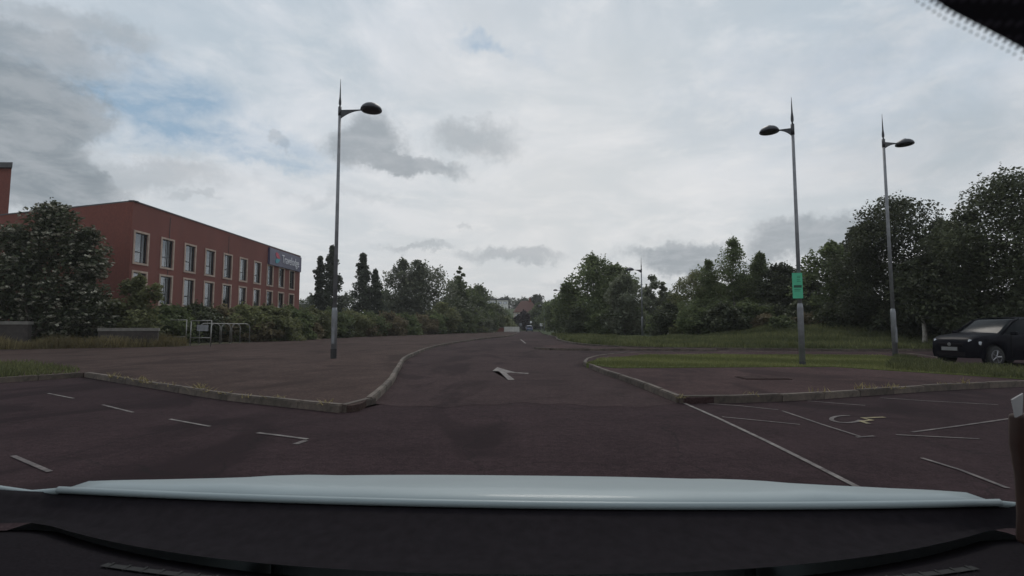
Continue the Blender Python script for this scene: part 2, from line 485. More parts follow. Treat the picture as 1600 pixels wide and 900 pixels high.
def slab(name, poly, z0, z1, mat, parent=None):
    me = bpy.data.meshes.new(name)
    bm = bmesh.new()
    top = [bm.verts.new((p[0], p[1], z1)) for p in ccw(poly)]
    bot = [bm.verts.new((p[0], p[1], z0)) for p in ccw(poly)]
    n = len(top)
    for i in range(n): bm.faces.new((bot[i], bot[(i + 1) % n], top[(i + 1) % n], top[i]))
    f = bm.faces.new(top); bmesh.ops.triangulate(bm, faces=[f])
    bm.to_mesh(me); bm.free()
    me.materials.append(MATS[mat])
    o = link(bpy.data.objects.new(name, me), parent)
    if parent is None: o['kind'] = 'structure'
    return o
KERB_ME = {}
def kerb_stone_mesh(L):
    key = round(L, 3)
    if key not in KERB_ME:
        o = MB().box(0, L, -.0625, .0625, -.1, .125).build('kerb_stone', 'kerb_concrete')
        bm = bmesh.new(); bm.from_mesh(o.data)
        eds = [e for e in bm.edges if all(v.co.z > 0 for v in e.verts)]
        bmesh.ops.bevel(bm, geom=eds, offset=.018, segments=2, affect='EDGES')
        bm.to_mesh(o.data); bm.free()
        KERB_ME[key] = o.data
        bpy.data.objects.remove(o)
    return KERB_ME[key]
def kerb_run(path, parent, L=.915, base=0.0):
    tot = sum((b - a).length for a, b in zip(path, path[1:])); L = tot / max(1, round(tot / L)) - 1e-4
    pts = resample(path, L)
    for a, b in zip(pts, pts[1:]):
        o = bpy.data.objects.new('kerb_stone', kerb_stone_mesh(L - .012))
        o.location = (a.x, a.y, base + random.uniform(-.008, .006))
        dv = b - a
        o.rotation_euler = (random.uniform(-.02, .02), random.uniform(-.006, .006), math.atan2(dv.y, dv.x) + random.uniform(-.008, .008))
        link(o, parent)

# ------------------------------------------------------------------ ground, roads, pavements
def in_poly(x, y, poly):
    ins = np.zeros(len(x), bool); n = len(poly)
    for i in range(n):
        x0, y0 = poly[i][0], poly[i][1]; x1, y1 = poly[(i + 1) % n][0], poly[(i + 1) % n][1]
        if y0 == y1: continue
        c = ((y0 > y) != (y1 > y)) & (x < (x1 - x0) * (y - y0) / (y1 - y0) + x0)
        ins ^= c
    return ins
def terrain_z(x, y):
    h = 0.0
    if y > 140:
        t = min(1, (y - 140) / 150); h += 10.5 * t * t * (3 - 2 * t)
    return h - .06
def build_ground():
    xs = list(np.concatenate([np.linspace(-900, -160, 16), np.linspace(-140, 140, 29), np.linspace(160, 900, 16)]))
    ys = list(np.concatenate([np.linspace(-60, 130, 12), np.linspace(140, 320, 19), np.linspace(360, 1800, 14)]))
    vs = [(x, y, terrain_z(x, y) + (2.5 * math.sin(x * .021) + 1.5 * math.sin(x * .05 + 2)) * max(0, min(1, (y - 200) / 100)) * .6) for y in ys for x in xs]
    nx = len(xs)
    fs = [(j * nx + i, j * nx + i + 1, (j + 1) * nx + i + 1, (j + 1) * nx + i) for j in range(len(ys) - 1) for i in range(nx - 1)]
    o = mk('ground', vs, fs, 'hill_grass', smooth=True); o['kind'] = 'structure'
build_ground()

# tarmac of the car park and side road
car_park = sheet('car_park', [(-62, -14), (62, -14), (62, 33.5), (-62, 33.5)], 0.0, 'carpark_asphalt')

# left kerb (road side), right edges
LK = [G(-120, 606), G(20, 597), G(128, 589)]
LK2 = [G(136, 589), G(240, 606), G(350, 624), G(450, 635), G(535, 644.5)]
LK3 = [G(535, 644.5), G(562, 642), G(588, 622), G(611, 598), G(622, 578), G(640, 558), G(688, 541), G(750, 530.5), G(800, 524.5), (1.6, 130), (2.0, 150)]
lk1, lk2, lk3 = smooth_path(LK, .3), smooth_path(LK2, .3), smooth_path(LK3, .3)
lkerb = lk1 + lk2[1:] + lk3[1:]
RK_A = [G(914, 570), G(925, 576), G(950, 586), G(985, 598), G(1030, 616), G(1062, 629.5)]
RK_B = [G(1062, 629.5), G(1082, 631), G(1150, 629), G(1250, 625), G(1350, 618), G(1480, 609), G(1640, 602)]
rka, rkb = smooth_path(RK_A, .3), smooth_path(RK_B, .3)

# main road running off ahead, a lighter older surface, just above the car park tarmac
VK = [(60, 27.6), G(1460, 549), G(1200, 547.5), G(1000, 545), G(905, 538.5), G(872, 531.5), (5.2, 62), (5.4, 90), (7.0, 130), (7.6, 150)]
vkerb = smooth_path(VK, .6)
road_left = [p for p in lk3 if p.y > 8.1]
seam = [G(x, 633 + 3 * math.sin(x * .021) + 1.2 * math.sin(x * .083)) for x in range(1045, 575, -15)]
road_poly = [(p.x, p.y) for p in road_left] + [(4.9, 150)] + [(p.x, p.y) for p in reversed([q for q in vkerb if q.x < 6.8])][1:]
road_poly += [(11, 29.6), (30, 28.3), (30, 25.6), G(1380, 553)[:2], G(1000, 553)[:2], G(930, 560)[:2]] + [(p.x, p.y) for p in rka] + [s[:2] for s in seam]
road = sheet('road', road_poly, .004, 'road_asphalt')

# broad tarmac footway on the left
lp = [(p.x, p.y) for p in lkerb]
pav_poly = lp + [(-2.6, 150), (-7, 110), (-12, 90), (-19, 66), (-20.2, 45), (-19.8, 30.4), (-26, 26.8), (-60, 26.5), (-60, lkerb[0].y)]
pavement = slab('pavement', pav_poly, -.1, .105, 'path_tarmac')
kerb_run(lk1, pavement); kerb_run(lk2, pavement)
kerb_run(lk3, pavement)

# island between car park and side road
isl_back = [G(1700, 586), G(1560, 578), G(1478, 571), G(1462, 562), G(1380, 554), G(1200, 553), G(1010, 554), G(945, 558.5), G(918, 564.5)]
isl_back = smooth_path(isl_back, .5)
isl_poly = [(p.x, p.y) for p in rka] + [(p.x, p.y) for p in rkb[1:]] + [(p.x, p.y) for p in isl_back]
island = slab('island_footway', isl_poly, -.1, .105, 'island_tarmac')
kerb_run(rka, island); kerb_run(rkb, island); kerb_run(isl_back + [rka[0]], island)
grass_poly = [G(916, 568.5, .12), G(935, 561, .12), G(1010, 555.5, .12), G(1200, 554.6, .12), G(1376, 555.6, .12), G(1456, 563.5, .12), G(1480, 573, .12), G(1560, 580, .12), G(1690, 588, .12),
              G(1690, 599, .12), G(1560, 589, .12), G(1400, 579, .12), G(1300, 572.5, .12), G(1180, 573, .12), G(1040, 574, .12), G(960, 574.5, .12)]
lawn_pts = [(p.x, p.y) for p in grass_poly]
lawn = slab('lawn', lawn_pts, .0, .125, 'grass')

# verge beyond the side road: a low grass bank rising to the trees
VKA = np.array([(p.x, p.y) for p in vkerb])
def bank_z(x, y):
    """height of the grass bank at distance from the verge kerb"""
    x, y = np.atleast_1d(np.asarray(x, float)), np.atleast_1d(np.asarray(y, float)); D = np.empty(len(x)); K = VKA[::3]
    for i in range(0, len(x), 4000):
        D[i:i + 4000] = np.sqrt(((np.stack([x[i:i + 4000], y[i:i + 4000]], 1)[:, None] - K[None]) ** 2).sum(2)).min(1)
    t = np.clip((D - 1.2) / 10, 0, 1); t = t * t * (3 - 2 * t)
    g = np.clip((x - 14) / 6, 0, 1); g = g * g * (3 - 2 * g)
    return .135 + (.3 + .75 * g) * t * np.clip(1 - (y - 55) / 45, .15, 1)
def verge():
    K = np.array([(p.x, p.y) for p in vkerb])
    poly = [(p.x, p.y) for p in vkerb] + [(110, 150), (110, 27.6)]
    xs, ys = np.arange(3, 110.1, 1.0), np.arange(26, 150.1, 1.0)
    gx, gy = np.meshgrid(xs, ys)
    ins = in_poly(gx.ravel(), gy.ravel(), poly)
    D = np.sqrt(((np.stack([gx.ravel(), gy.ravel()], 1)[:, None] - K[None, ::2]) ** 2).sum(2)).min(1)
    D = np.where(ins, D, 0)
    Z = bank_z(gx.ravel(), gy.ravel())
    ok = ins & (D > .3)
    idx = -np.ones(len(D), int); idx[ok] = np.arange(ok.sum())
    vs = [(x, y, z) for x, y, z in zip(gx.ravel()[ok], gy.ravel()[ok], Z[ok])]
    nx = len(xs); fs = []
    for j in range(len(ys) - 1):
        for i in range(nx - 1):
            q = [idx[j * nx + i], idx[j * nx + i + 1], idx[(j + 1) * nx + i + 1], idx[(j + 1) * nx + i]]
            if min(q) >= 0: fs.append(tuple(q))
    o = mk('grass_verge', vs, fs, 'hill_grass', smooth=True); o['kind'] = 'structure'
    base = slab('verge_edge', poly, -.05, .112, 'hill_grass')
    return o
verge_o = verge()
kerb_run([p for p in vkerb if p.x < 34 and p.y < 75], verge_o)
# raised strip of footway splitting the side road mouth
split = [G(836, 545.5), G(860, 547.2), G(930, 548), G(1010, 548), G(1120, 549.0), G(1120, 547.6), G(1000, 546.2), G(930, 543.6), G(880, 541.2), G(850, 542.5)]
splitter = slab('footway_strip', [(p.x, p.y) for p in split], -.05, .105, 'island_tarmac')
kerb_run(smooth_path(split[:5], .4), splitter)

# planted ground left
bed_poly = [(-2.6, 150), (-7, 110), (-12, 90), (-19, 66), (-20.2, 45), (-19.8, 30.4), (-26, 26.8), (-60, 26.5), (-60, 34.2), (-40, 150)]
slab('planting_bed', bed_poly, -.05, .11, 'earth')

# ------------------------------------------------------------------ painted markings (children of the surface they are painted on)
def stripe(name, pts, w, parent, mat, z=.008):
    pts = [Vector((p[0], p[1], 0)) for p in pts]
    L, Rr = [], []
    for i, p in enumerate(pts):
        t = (pts[min(i + 1, len(pts) - 1)] - pts[max(0, i - 1)]).normalized(); n = Vector((-t.y, t.x, 0)) * w / 2
        L.append(p + n); Rr.append(p - n)
    vs = [(p.x, p.y, z) for p in L] + [(p.x, p.y, z) for p in Rr]
    k = len(pts)
    fs = [(k + i, k + i + 1, i + 1, i) for i in range(k - 1)]
    return mk(name, vs, fs, mat, parent)
def GG(*pp): return [G(a, b) for a, b in pp]
for a in (((75, 615), (115, 623)), ((160, 633), (208, 645)), ((265, 655.5), (328, 667)), ((20, 713), (78, 738))):
    stripe('bay_tick', GG(*a), .045, car_park, 'line_paint' if a[0][0] > 50 else 'bay_paint')
stripe('bay_tick', GG((402, 677), (440, 681.5), (481, 687)), .055, car_park, 'line_paint')
stripe('bay_tick', GG((478, 689), (461, 695)), .075, car_park, 'bay_paint', .0085)
stripe('bay_line', GG((1067, 629.5), (1120, 653), (1200, 691), (1262, 722), (1330, 757), (1420, 803)), .055, car_park, 'line_paint')
for a in (((1105, 631), (1160, 635), (1216, 641)), ((1222, 642.5), (1285, 664), (1345, 683)), ((1128, 652), (1190, 658), (1250, 664)),
          ((1262, 627), (1310, 631), (1352, 634)), ((1375, 622), (1450, 627), (1560, 633)), ((1400, 680), (1460, 683), (1530, 686.5)),
          ((1425, 676), (1500, 666), (1590, 653)), ((1338, 684), (1366, 682)), ((1440, 716.5), (1500, 735), (1575, 764))):
    stripe('bay_line', GG(*a), .042, car_park, 'bay_paint')
# wheelchair symbol in the bay: wheel arc, seat and back, leg
stripe('wheelchair_symbol', GG(*[(1322 + 23 * math.cos(R(a)), 655.5 + 5.6 * math.sin(R(a))) for a in range(15, 300, 15)]), .055, car_park, 'bay_paint')
stripe('wheelchair_symbol', GG((1382, 652.5), (1348, 653.8), (1362, 657), (1346, 659), (1358, 663)), .07, car_park, 'yellow_paint', .0085)
# turn arrow on the road
def flat(name, pts, parent, mat, z=.009):
    p = [G(a, b) for a, b in pts]
    return sheet(name, [(q.x, q.y) for q in p], z, mat, None, parent)
arrow = flat('arrow_marking', [(794, 594), (804, 593.6), (791, 583.5), (797, 582.6), (825, 584.6), (826, 583.2), (806, 582.2), (795, 579.6), (777, 574), (769.5, 580), (779.5, 580.5)], road, 'line_paint')
stripe('centre_dash', GG((813.5, 530.5), (817, 533.2), (821, 536.5)), .12, road, 'line_paint')
stripe('give_way_dash', GG((1040, 550.2), (1100, 551)), .2, road, 'line_paint')
stripe('give_way_dash', GG((985, 550.8), (1022, 550.8)), .2, road, 'bay_paint')

mc = empty('manhole_cover', G(1192, 591, .105)); tag(mc, 'rusty rectangular manhole cover set into the island footway tarmac', 'manhole cover')
MB().box(-.52, .52, -.3, .3, -.05, .012).build('frame', 'iron', mc)
for i in range(2): MB().box(-.48 + .49 * i, -.48 + .49 * i + .465, -.26, .26, .0, .02).build('plate', 'iron', mc)

# ------------------------------------------------------------------ plants
def leaf_arrays(centers, size, spread_up=.35, aspect=.62):
    n = len(centers)
    nr = RNG.normal(size=(n, 3)); nr[:, 2] = np.abs(nr[:, 2]) + spread_up
    nr /= np.linalg.norm(nr, axis=1)[:, None]
    a = RNG.normal(size=(n, 3)); a -= nr * np.sum(a * nr, axis=1)[:, None]
    a /= np.linalg.norm(a, axis=1)[:, None]
    b = np.cross(nr, a)
    s = size * RNG.uniform(.6, 1.35, n)[:, None]
    v = np.empty((n, 4, 3))
    v[:, 0] = centers - a * s * .5
    v[:, 1] = centers + b * s * .5 * aspect + nr * s * .08
    v[:, 2] = centers + a * s * .5
    v[:, 3] = centers - b * s * .5 * aspect + nr * s * .08
    return v.reshape(-1, 3)
def quads(name, v, mat, tint=None, parent=None, kind=None):
    n = len(v) // 4
    me = bpy.data.meshes.new(name)
    me.vertices.add(n * 4); me.vertices.foreach_set('co', v.astype(np.float32).ravel())
    me.loops.add(n * 4); me.loops.foreach_set('vertex_index', np.arange(n * 4, dtype=np.int32))
    me.polygons.add(n); me.polygons.foreach_set('loop_start', np.arange(0, n * 4, 4, dtype=np.int32))
    me.update(calc_edges=True)
    at_ = me.attributes.new('tint', 'FLOAT', 'FACE')
    at_.data.foreach_set('value', (RNG.random(n) if tint is None else tint).astype(np.float32))
    me.materials.append(MATS[mat])
    o = link(bpy.data.objects.new(name, me), parent)
    if kind: o['kind'] = kind
    return o
def env_round(t): return math.sqrt(max(0, 1 - (2 * t - .9) ** 2 / 1.25)) if t < 1 else 0
def env_cone(t): return max(.05, (1 - t) ** .72 * 1.1) * min(1, .7 + t * 3)
def env_poplar(t): return max(.05, min(1, .7 + 1.5 * t) * (1 - t ** 1.7) ** .85)
def env_bush(t): return math.sqrt(max(0, 1 - t ** 2.4)) * (.85 + .15 * min(1, t * 4))
def env_hedge(t): return math.sqrt(max(0, 1 - t ** 5))
ENV = dict(hedge=env_hedge, round=env_round, cone=env_cone, poplar=env_poplar, bush=env_bush)

def plant(name, label, cat, pos, H, W, hb=.12, kind='round', mat='leaf_mid', leaf=.22, n_clump=70, per=85, peaks=None, group=None,
          trunk_r=None, bark='bark', thick=None, lobe=.25, blossom=0, clump_k=1.0, multi=1):
    """a tree or shrub: tapered trunk with limbs, and a crown of leaf sprays gathered in clumps inside an uneven envelope"""
    root = empty(name, pos); tag(root, label, cat, group)
    D = thick or W
    f = ENV[kind]
    peaks = peaks or [(0, 0, 1.0, 1.0)]                  # (x offset / W, y offset / W, height share, width share)
    tr = trunk_r or max(.05, H * .014)
    cz0 = H * hb
    cl, cr = [], []
    ph = [random.uniform(0, 6.28) for _ in range(6)]
    wsum = sum(p[2] * p[3] for p in peaks)
    for (ox, oy, hs, ws) in peaks:
        n = max(8, int(n_clump * hs * ws / wsum))
        hh = H * hs - cz0
        for i in range(n):
            t = (i + random.random()) / n
            t = t ** .92
            a = random.uniform(0, 2 * math.pi)
            wob = 1 + lobe * math.sin(2 * a + ph[0] + 5 * t) + lobe * .7 * math.sin(3 * a + ph[1] - 9 * t) + lobe * .5 * math.sin(13 * t + ph[2] + a)
            rr = f(t) * wob * (random.random() ** .45)
            rc = clump_k * 1.45 * W * ws * random.uniform(.07, .13) * (.55 + .6 * f(t))
            rx = max(0.0, rr * W * ws * .5 - rc * .5); ry = max(0.0, rr * D * ws * .5 - rc * .5)
            cl.append((ox * W + math.cos(a) * rx, oy * W + math.sin(a) * ry, cz0 + t * (hh - rc * .6)))
            cr.append(rc)
    cl, cr = np.array(cl), np.array(cr)
    # limbs
    mb = MB()
    for k in range(multi):
        bx, by = (0, 0) if multi == 1 else (random.uniform(-.12, .12) * W, random.uniform(-.12, .12) * W)
        px_, py_ = peaks[k % len(peaks)][0] * W, peaks[k % len(peaks)][1] * W
        top = H * .86 * peaks[k % len(peaks)][2]
        pts = []
        for i in range(7):
            t = i / 6
            pts.append((bx + (px_ - bx) * t + random.uniform(-1, 1) * .012 * H * (t > 0), by + (py_ - by) * t + random.uniform(-1, 1) * .012 * H * (t > 0), -.15 + (top + .15) * t))
        sc_ = 1 if multi == 1 else .65
        mb.tube(pts, [tr * sc_ * (1.25 if i == 0 else 1) * (1 - .88 * i / 6) for i in range(7)], 8)
        idx = RNG.permutation(len(cl))[: (26 if multi == 1 else 12)]
        for j in idx:
            c = Vector(cl[j]); zt = max(.08 * H, min(top * .95, c.z - .25 * math.hypot(c.x, c.y) - .04 * H))
            t = (zt + .15) / (top + .15); i0 = min(5, int(t * 6)); s = Vector(pts[i0]).lerp(Vector(pts[i0 + 1]), t * 6 - i0)
            mid = s.lerp(c, .5) + Vector((0, 0, .03 * H)) * random.uniform(-.3, 1)
            r0 = tr * (1 - .85 * t) * .5 * sc_
            mb.tube([s, mid, c], [r0, r0 * .6, r0 * .2], 5, False)
    mb.build('trunk' if cat == 'tree' else 'stem', bark, root, True)
    # leaves
    V, T = [], []
    leaf *= 1.4
    for c, r in zip(cl, cr):
        m_ = max(14, int(per * 1.15 * random.uniform(.7, 1.3)))
        d = RNG.normal(size=(m_, 3)); d /= np.linalg.norm(d, axis=1)[:, None]
        rad = r * RNG.random(m_)[:, None] ** .42
        p = c + d * rad * np.array([1.25, 1.25, .85])
        p[:, 2] = np.maximum(p[:, 2], .03)
        V.append(leaf_arrays(p, leaf))
        T.append(np.clip(RNG.normal(.45, .2, m_) + random.uniform(-.22, .22), 0, 1))
    # stray sprigs on the outline
    for c, r in zip(cl, cr):
        if random.random() < .4:
            d = Vector(c) - Vector((0, 0, H * .4)); d = d.normalized() + Vector((random.uniform(-.3, .3), random.uniform(-.3, .3), random.uniform(.1, .6)))
            d.normalize(); m_ = 14
            tt = RNG.uniform(.5, 1.4, m_)[:, None]
            p = c + np.array(d)[None] * tt * r + RNG.normal(size=(m_, 3)) * r * .12
            p[:, 2] = np.maximum(p[:, 2], .03)
            V.append(leaf_arrays(p, leaf * .85)); T.append(np.clip(RNG.normal(.5, .2, m_), 0, 1))
    quads('crown' if cat == 'tree' else 'foliage', np.concatenate(V), mat, np.concatenate(T), root)
    if blossom:
        P = []
        while len(P) < blossom:
            j = random.randrange(len(cl)); d = RNG.normal(size=3); d /= np.linalg.norm(d)
            out = cl[j] - np.array([0, 0, H * .42]); out /= (np.linalg.norm(out) + 1e-6)
            if d @ out < .1: continue
            P.append(cl[j] + d * cr[j] * np.array([1.2, 1.2, .9]) * random.uniform(.85, 1.05))
        P = np.array(P); VV = []
        for p in P:
            q = p + RNG.normal(size=(5, 3)) * np.array([.05, .05, .018])
            VV.append(leaf_arrays(q, .17, .7, .95))
        quads('blossom', np.concatenate(VV), 'blossom', None, root, 'stuff')
    return root

def tpx(px, depth, topy, wpx):
    """foot, height and width of a plant from its sighted centre, top and width at a known distance"""
    X = (px - 800) / FPX * depth
    top = at(px, topy, depth).z
    z0 = .1 if depth < 140 else terrain_z(0, depth)
    if px > 880 and depth < 100 and X > 5: z0 = float(bank_z([X], [depth])[0]) - .03
    return (X, depth, z0), top - z0, wpx / FPX * depth

# --- right-hand trees
def T(px, depth, topy, wpx, label, group=None, name='broadleaf_tree', zoff=0, **k):
    p, H, W = tpx(px, depth, topy, wpx)
    return plant(name, label, 'tree', p, H, W, group=group, **k)
def S(px, depth, topy, wpx, label, group=None, name='shrub', zoff=0, **k):
    p, H, W = tpx(px, depth, topy, wpx)
    k.setdefault('kind', 'bush'); k.setdefault('hb', .02); k.setdefault('multi', 4)
    return plant(name, label, 'shrub', p, H, W, group=group, **k)

RV = 'trees on the bank beyond the side road'
T(1588, 27, 268, 215, 'tallest dark broadleaf tree behind the parked black car', RV, mat='leaf_dark', leaf=.125, n_clump=150, per=240, hb=.1, zoff=.3, peaks=[(0, 0, 1, 1), (-.25, .1, .8, .6), (.3, .1, .85, .6)])
T(1405, 34, 306, 165, 'broad dark tree with a domed top behind the lamp post on the verge', RV, mat='leaf_dark', leaf=.125, n_clump=120, per=220, hb=.16, zoff=.5, peaks=[(0, 0, 1, 1), (-.25, 0, .82, .6)])
T(1478, 31, 345, 105, 'slim dark tree standing before the tallest tree, near the black car bonnet', RV, mat='leaf_dark', leaf=.125, n_clump=80, per=200, hb=.18, zoff=.3)
T(1441, 29.5, 400, 80, 'small tree with a pale slender trunk on the verge beside the lamp post', RV, mat='leaf_dark', leaf=.16, n_clump=55, per=80, hb=.36, zoff=.15, trunk_r=.13, bark='birch_bark')
T(1303, 40, 378, 86, 'rounded mid-height tree just past the green-signed lamp post', RV, mat='leaf_mid', leaf=.19, n_clump=80, per=95, hb=.06, zoff=.5)
T(1344, 43, 352, 70, 'tree filling the gap between the rounded tree and the domed tree', RV, mat='leaf_dark', leaf=.2, n_clump=70, per=90, hb=.06, zoff=.8)
T(1145, 49, 372, 140, 'pointed birch, the highest of the group behind the grass verge', RV, 'birch_tree', mat='leaf_mid', kind='cone', leaf=.14, n_clump=190, per=75, clump_k=.75, hb=.08, zoff=.5, bark='birch_bark', lobe=.3, peaks=[(.02, 0, 1, .85), (-.26, 0, .76, .7), (.27, 0, .72, .6)])
T(1091, 52, 422, 98, 'young birch with a bristly top at the open end of the group', RV, 'birch_tree', mat='leaf_light', kind='round', leaf=.14, n_clump=110, per=70, clump_k=.75, hb=.06, zoff=.5, bark='birch_bark')
T(1190, 47, 394, 90, 'thin spire-topped birch next to the highest birch', RV, 'birch_tree', mat='leaf_mid', kind='cone', leaf=.14, n_clump=110, per=70, clump_k=.75, hb=.06, zoff=.6, bark='birch_bark')
T(1224, 45, 412, 84, 'dense rounded tree behind the green sign', RV, mat='leaf_dark', leaf=.19, n_clump=80, per=95, hb=.05, zoff=.6)
T(1262, 46, 424, 66, 'low dark tree showing past the edge of the green sign', RV, mat='leaf_dark', leaf=.19, n_clump=70, per=95, hb=.05, zoff=.8)
T(928, 66, 399, 118, 'big spreading tree with a lobed top where the road bends', RV, mat='leaf_mid', leaf=.26, n_clump=130, per=105, hb=.06, peaks=[(0, 0, 1, .9), (-.32, .1, .68, .5), (.3, .05, .9, .55)])
T(975, 57, 428, 70, 'pale grey-green tree in front of the big spreading tree', RV, mat='leaf_grey', leaf=.22, n_clump=85, per=95, hb=.04, zoff=.1)
T(1018, 62, 428, 56, 'slight grey-green tree right behind the mid-distance lamp post', RV, mat='leaf_grey', leaf=.23, n_clump=60, per=85, hb=.05, zoff=.2, peaks=[(0, 0, 1, .7), (.3, 0, .86, .5), (-.2, 0, .75, .7)])
T(890, 84, 446, 60, 'tree at the near end of the far roadside row', RV, mat='leaf_mid', leaf=.3, n_clump=70, per=85, hb=.05)
T(868, 112, 468, 46, 'smaller tree further along the far roadside row', RV, mat='leaf_mid', leaf=.34, n_clump=60, per=75, hb=.05)
T(1116, 53, 440, 76, 'leafy tree filling in between the young birch and the highest birch', RV, mat='leaf_mid', leaf=.2, n_clump=80, per=90, hb=.04, zoff=.5)
T(1168, 51, 428, 76, 'leafy tree wedged between the highest birch and the spire-topped birch', RV, mat='leaf_dark', leaf=.2, n_clump=80, per=90, hb=.04, zoff=.5)
T(1048, 66, 456, 60, 'low tree past the mid-distance lamp post, before the birch group', RV, mat='leaf_mid', leaf=.24, n_clump=60, per=85, hb=.04, zoff=.3)
T(955, 74, 416, 80, 'tree crowding up behind the big spreading tree', RV, mat='leaf_mid', leaf=.27, n_clump=90, per=90, hb=.05)
SB = 'shrubs under the trees on the bank'
SBL = ['dense ' + q for q in ('dark shrub below the low tree past the mid-distance lamp post', 'green shrub at the foot of the young birch', 'dark shrub before the tree between the first two birches',
    'green shrub at the foot of the highest birch', 'dark shrub under the spire-topped birch', 'dark shrub behind the lamp post that carries the green sign', 'dark shrub under the rounded mid-height tree',
    'dark shrub under the tree beside the domed tree', 'dark shrub behind the lamp post by the dark trees', 'dark shrub behind the pale slender trunk', 'dark shrub behind the black car bonnet',
    'dark shrub behind the black car roof', 'green shrub behind the foot of the mid-distance lamp post', 'green shrub at the foot of the pale grey-green tree', 'dark shrub at the foot of the big spreading tree',
    'green shrub on the verge beyond the mid-distance lamp post', 'tall dark shrub behind the black car boot')]
for i, (px, dp, ty, w, mt) in enumerate([(1046, 47, 474, 62, 'leaf_dark'), (1085, 41.5, 480, 66, 'leaf_mid'), (1128, 40, 474, 72, 'leaf_dark'), (1166, 40.5, 470, 66, 'leaf_mid'),
        (1202, 42, 474, 66, 'leaf_dark'), (1250, 40, 470, 66, 'leaf_dark'), (1300, 37, 472, 66, 'leaf_dark'), (1350, 36, 462, 72, 'leaf_dark'),
        (1395, 33.5, 470, 70, 'leaf_dark'), (1450, 33, 468, 80, 'leaf_dark'), (1520, 29, 455, 100, 'leaf_dark'), (1600, 25.5, 450, 110, 'leaf_dark'), (1000, 60, 480, 60, 'leaf_mid'),
        (950, 58, 482, 66, 'leaf_mid'), (905, 62, 480, 60, 'leaf_dark'), (1030, 52, 490, 50, 'leaf_mid'), (1690, 24.5, 400, 120, 'leaf_dark')]):
    S(px, dp, ty, w, SBL[i], SB, mat=mt, leaf=.165, n_clump=54, per=130)
for (px, dp, ty, w, mt, lb) in [(1222, 37, 494, 52, 'leaf_mid', 'low rough scrub on the bank just past the green-signed lamp post'), (1262, 38, 492, 60, 'leaf_brown', 'brownish low scrub on the bare slope of the grass bank'),
                                (1308, 36.5, 495, 56, 'leaf_dark', 'low dark scrub on the grass bank below the rounded tree'), (1196, 39, 490, 50, 'leaf_brown', 'brownish low scrub at the foot of the green shrubs on the bank')]:
    S(px, dp, ty, w, lb, 'low scrub on the bank', mat=mt, leaf=.15, n_clump=34, per=90)
S(1068, 44, 500, 44, 'pale flowering shrub low on the bank below the young birch', None, mat='leaf_light', leaf=.18, n_clump=34, per=70, zoff=.3, blossom=26)

# --- left-hand plants
S(78, 30.6, 318, 205, 'huge elder bush covered in creamy blossom in front of the brick corner', None, 'elder_bush', mat='leaf_dark', leaf=.15, n_clump=170, per=120, blossom=1500, multi=6, lobe=.16, thick=4.2, hb=.1, peaks=[(-.02, 0, 1, .85), (.26, 0, .83, .5), (-.3, 0, .85, .55)])
S(216, 32.5, 430, 76, 'tall leafy shrub squeezed beside the blossoming elder bush', None, mat='leaf_light', leaf=.15, n_clump=60, per=85)
S(55, 32.6, 452, 120, 'dark shrub under the elder bush, behind the pale-coped wall', None, mat='leaf_dark', leaf=.14, n_clump=60, per=110)
S(150, 33.4, 462, 110, 'dark shrub under the elder bush, behind the short weathered wall', None, mat='leaf_dark', leaf=.14, n_clump=60, per=110)
HG = 'hedge of shrubs along the footway'
HL = ['overgrown hedge shrub ' + q for q in ('beside the tall leafy shrub, behind the half-swallowed guard rail', 'behind the guard rail with the faded panel', 'of brownish leaves behind the hoop stands', 'of pale leaves just past the last hoop stand',
      'of pale leaves under the middle windows of the hotel', 'under the fascia sign end of the hotel', 'of pale leaves at the far corner of the hotel', 'right behind the lamp post with the black foot', 'of pale leaves before the taller poplar and stepped poplar',
      'at the foot of the stepped poplar', 'of brownish leaves between the stepped poplar and the willow', 'at the foot of the feathery willow', 'of brownish leaves ending the hedge row')]
for i, (px, dp, ty, w, mt) in enumerate([(262, 36.0, 478, 62, 'leaf_mid'), (305, 38.8, 476, 60, 'leaf_dark'), (345, 41.0, 480, 58, 'leaf_brown'), (385, 42.2, 477, 60, 'leaf_light'),
        (420, 43, 478, 62, 'leaf_light'), (452, 47, 480, 56, 'leaf_mid'), (484, 51, 482, 54, 'leaf_light'), (514, 55, 485, 50, 'leaf_mid'),
        (545, 60, 486, 50, 'leaf_light'), (574, 64, 488, 48, 'leaf_mid'), (602, 68, 489, 46, 'leaf_brown'), (630, 73, 491, 44, 'leaf_mid'), (655, 78, 492, 42, 'leaf_brown')]):
    S(px, dp, ty, w * 1.45, HL[i], HG, mat=mt, kind='hedge', leaf=.13 + dp * .0012, n_clump=84, per=115, lobe=.12, clump_k=.8)
# lower growth in front of it
BRL = ['low brownish bramble just past the hoop stands', 'low pale bramble before the hedge under the fascia sign', 'low brownish bramble before the hedge at the hotel corner', 'low dark bramble behind the lamp post with the black foot', 'low brownish bramble before the stepped poplar', 'low brownish bramble before the feathery willow']
for i, (px, dp, ty, w, mt) in enumerate([(415, 41.2, 502, 52, 'leaf_brown'), (450, 44.5, 503, 50, 'leaf_light'), (490, 49, 504, 46, 'leaf_brown'), (530, 55, 503, 46, 'leaf_dark'), (575, 62, 504, 44, 'leaf_brown'), (620, 69, 505, 42, 'leaf_brown')]):
    S(px, dp, ty, w, BRL[i], 'brambles at the hedge foot', 'bramble', mat=mt, leaf=.16 + dp * .001, n_clump=26, per=70)
T(509, 84, 384, 48, 'taller dark poplar with a double top beside the lamp column', None, 'poplar_tree', mat='leaf_poplar', kind='poplar', leaf=.27, n_clump=240, per=60, lobe=.3, hb=.03, peaks=[(.16, 0, 1, .9), (-.22, 0, .88, .78)], multi=2, clump_k=.85)
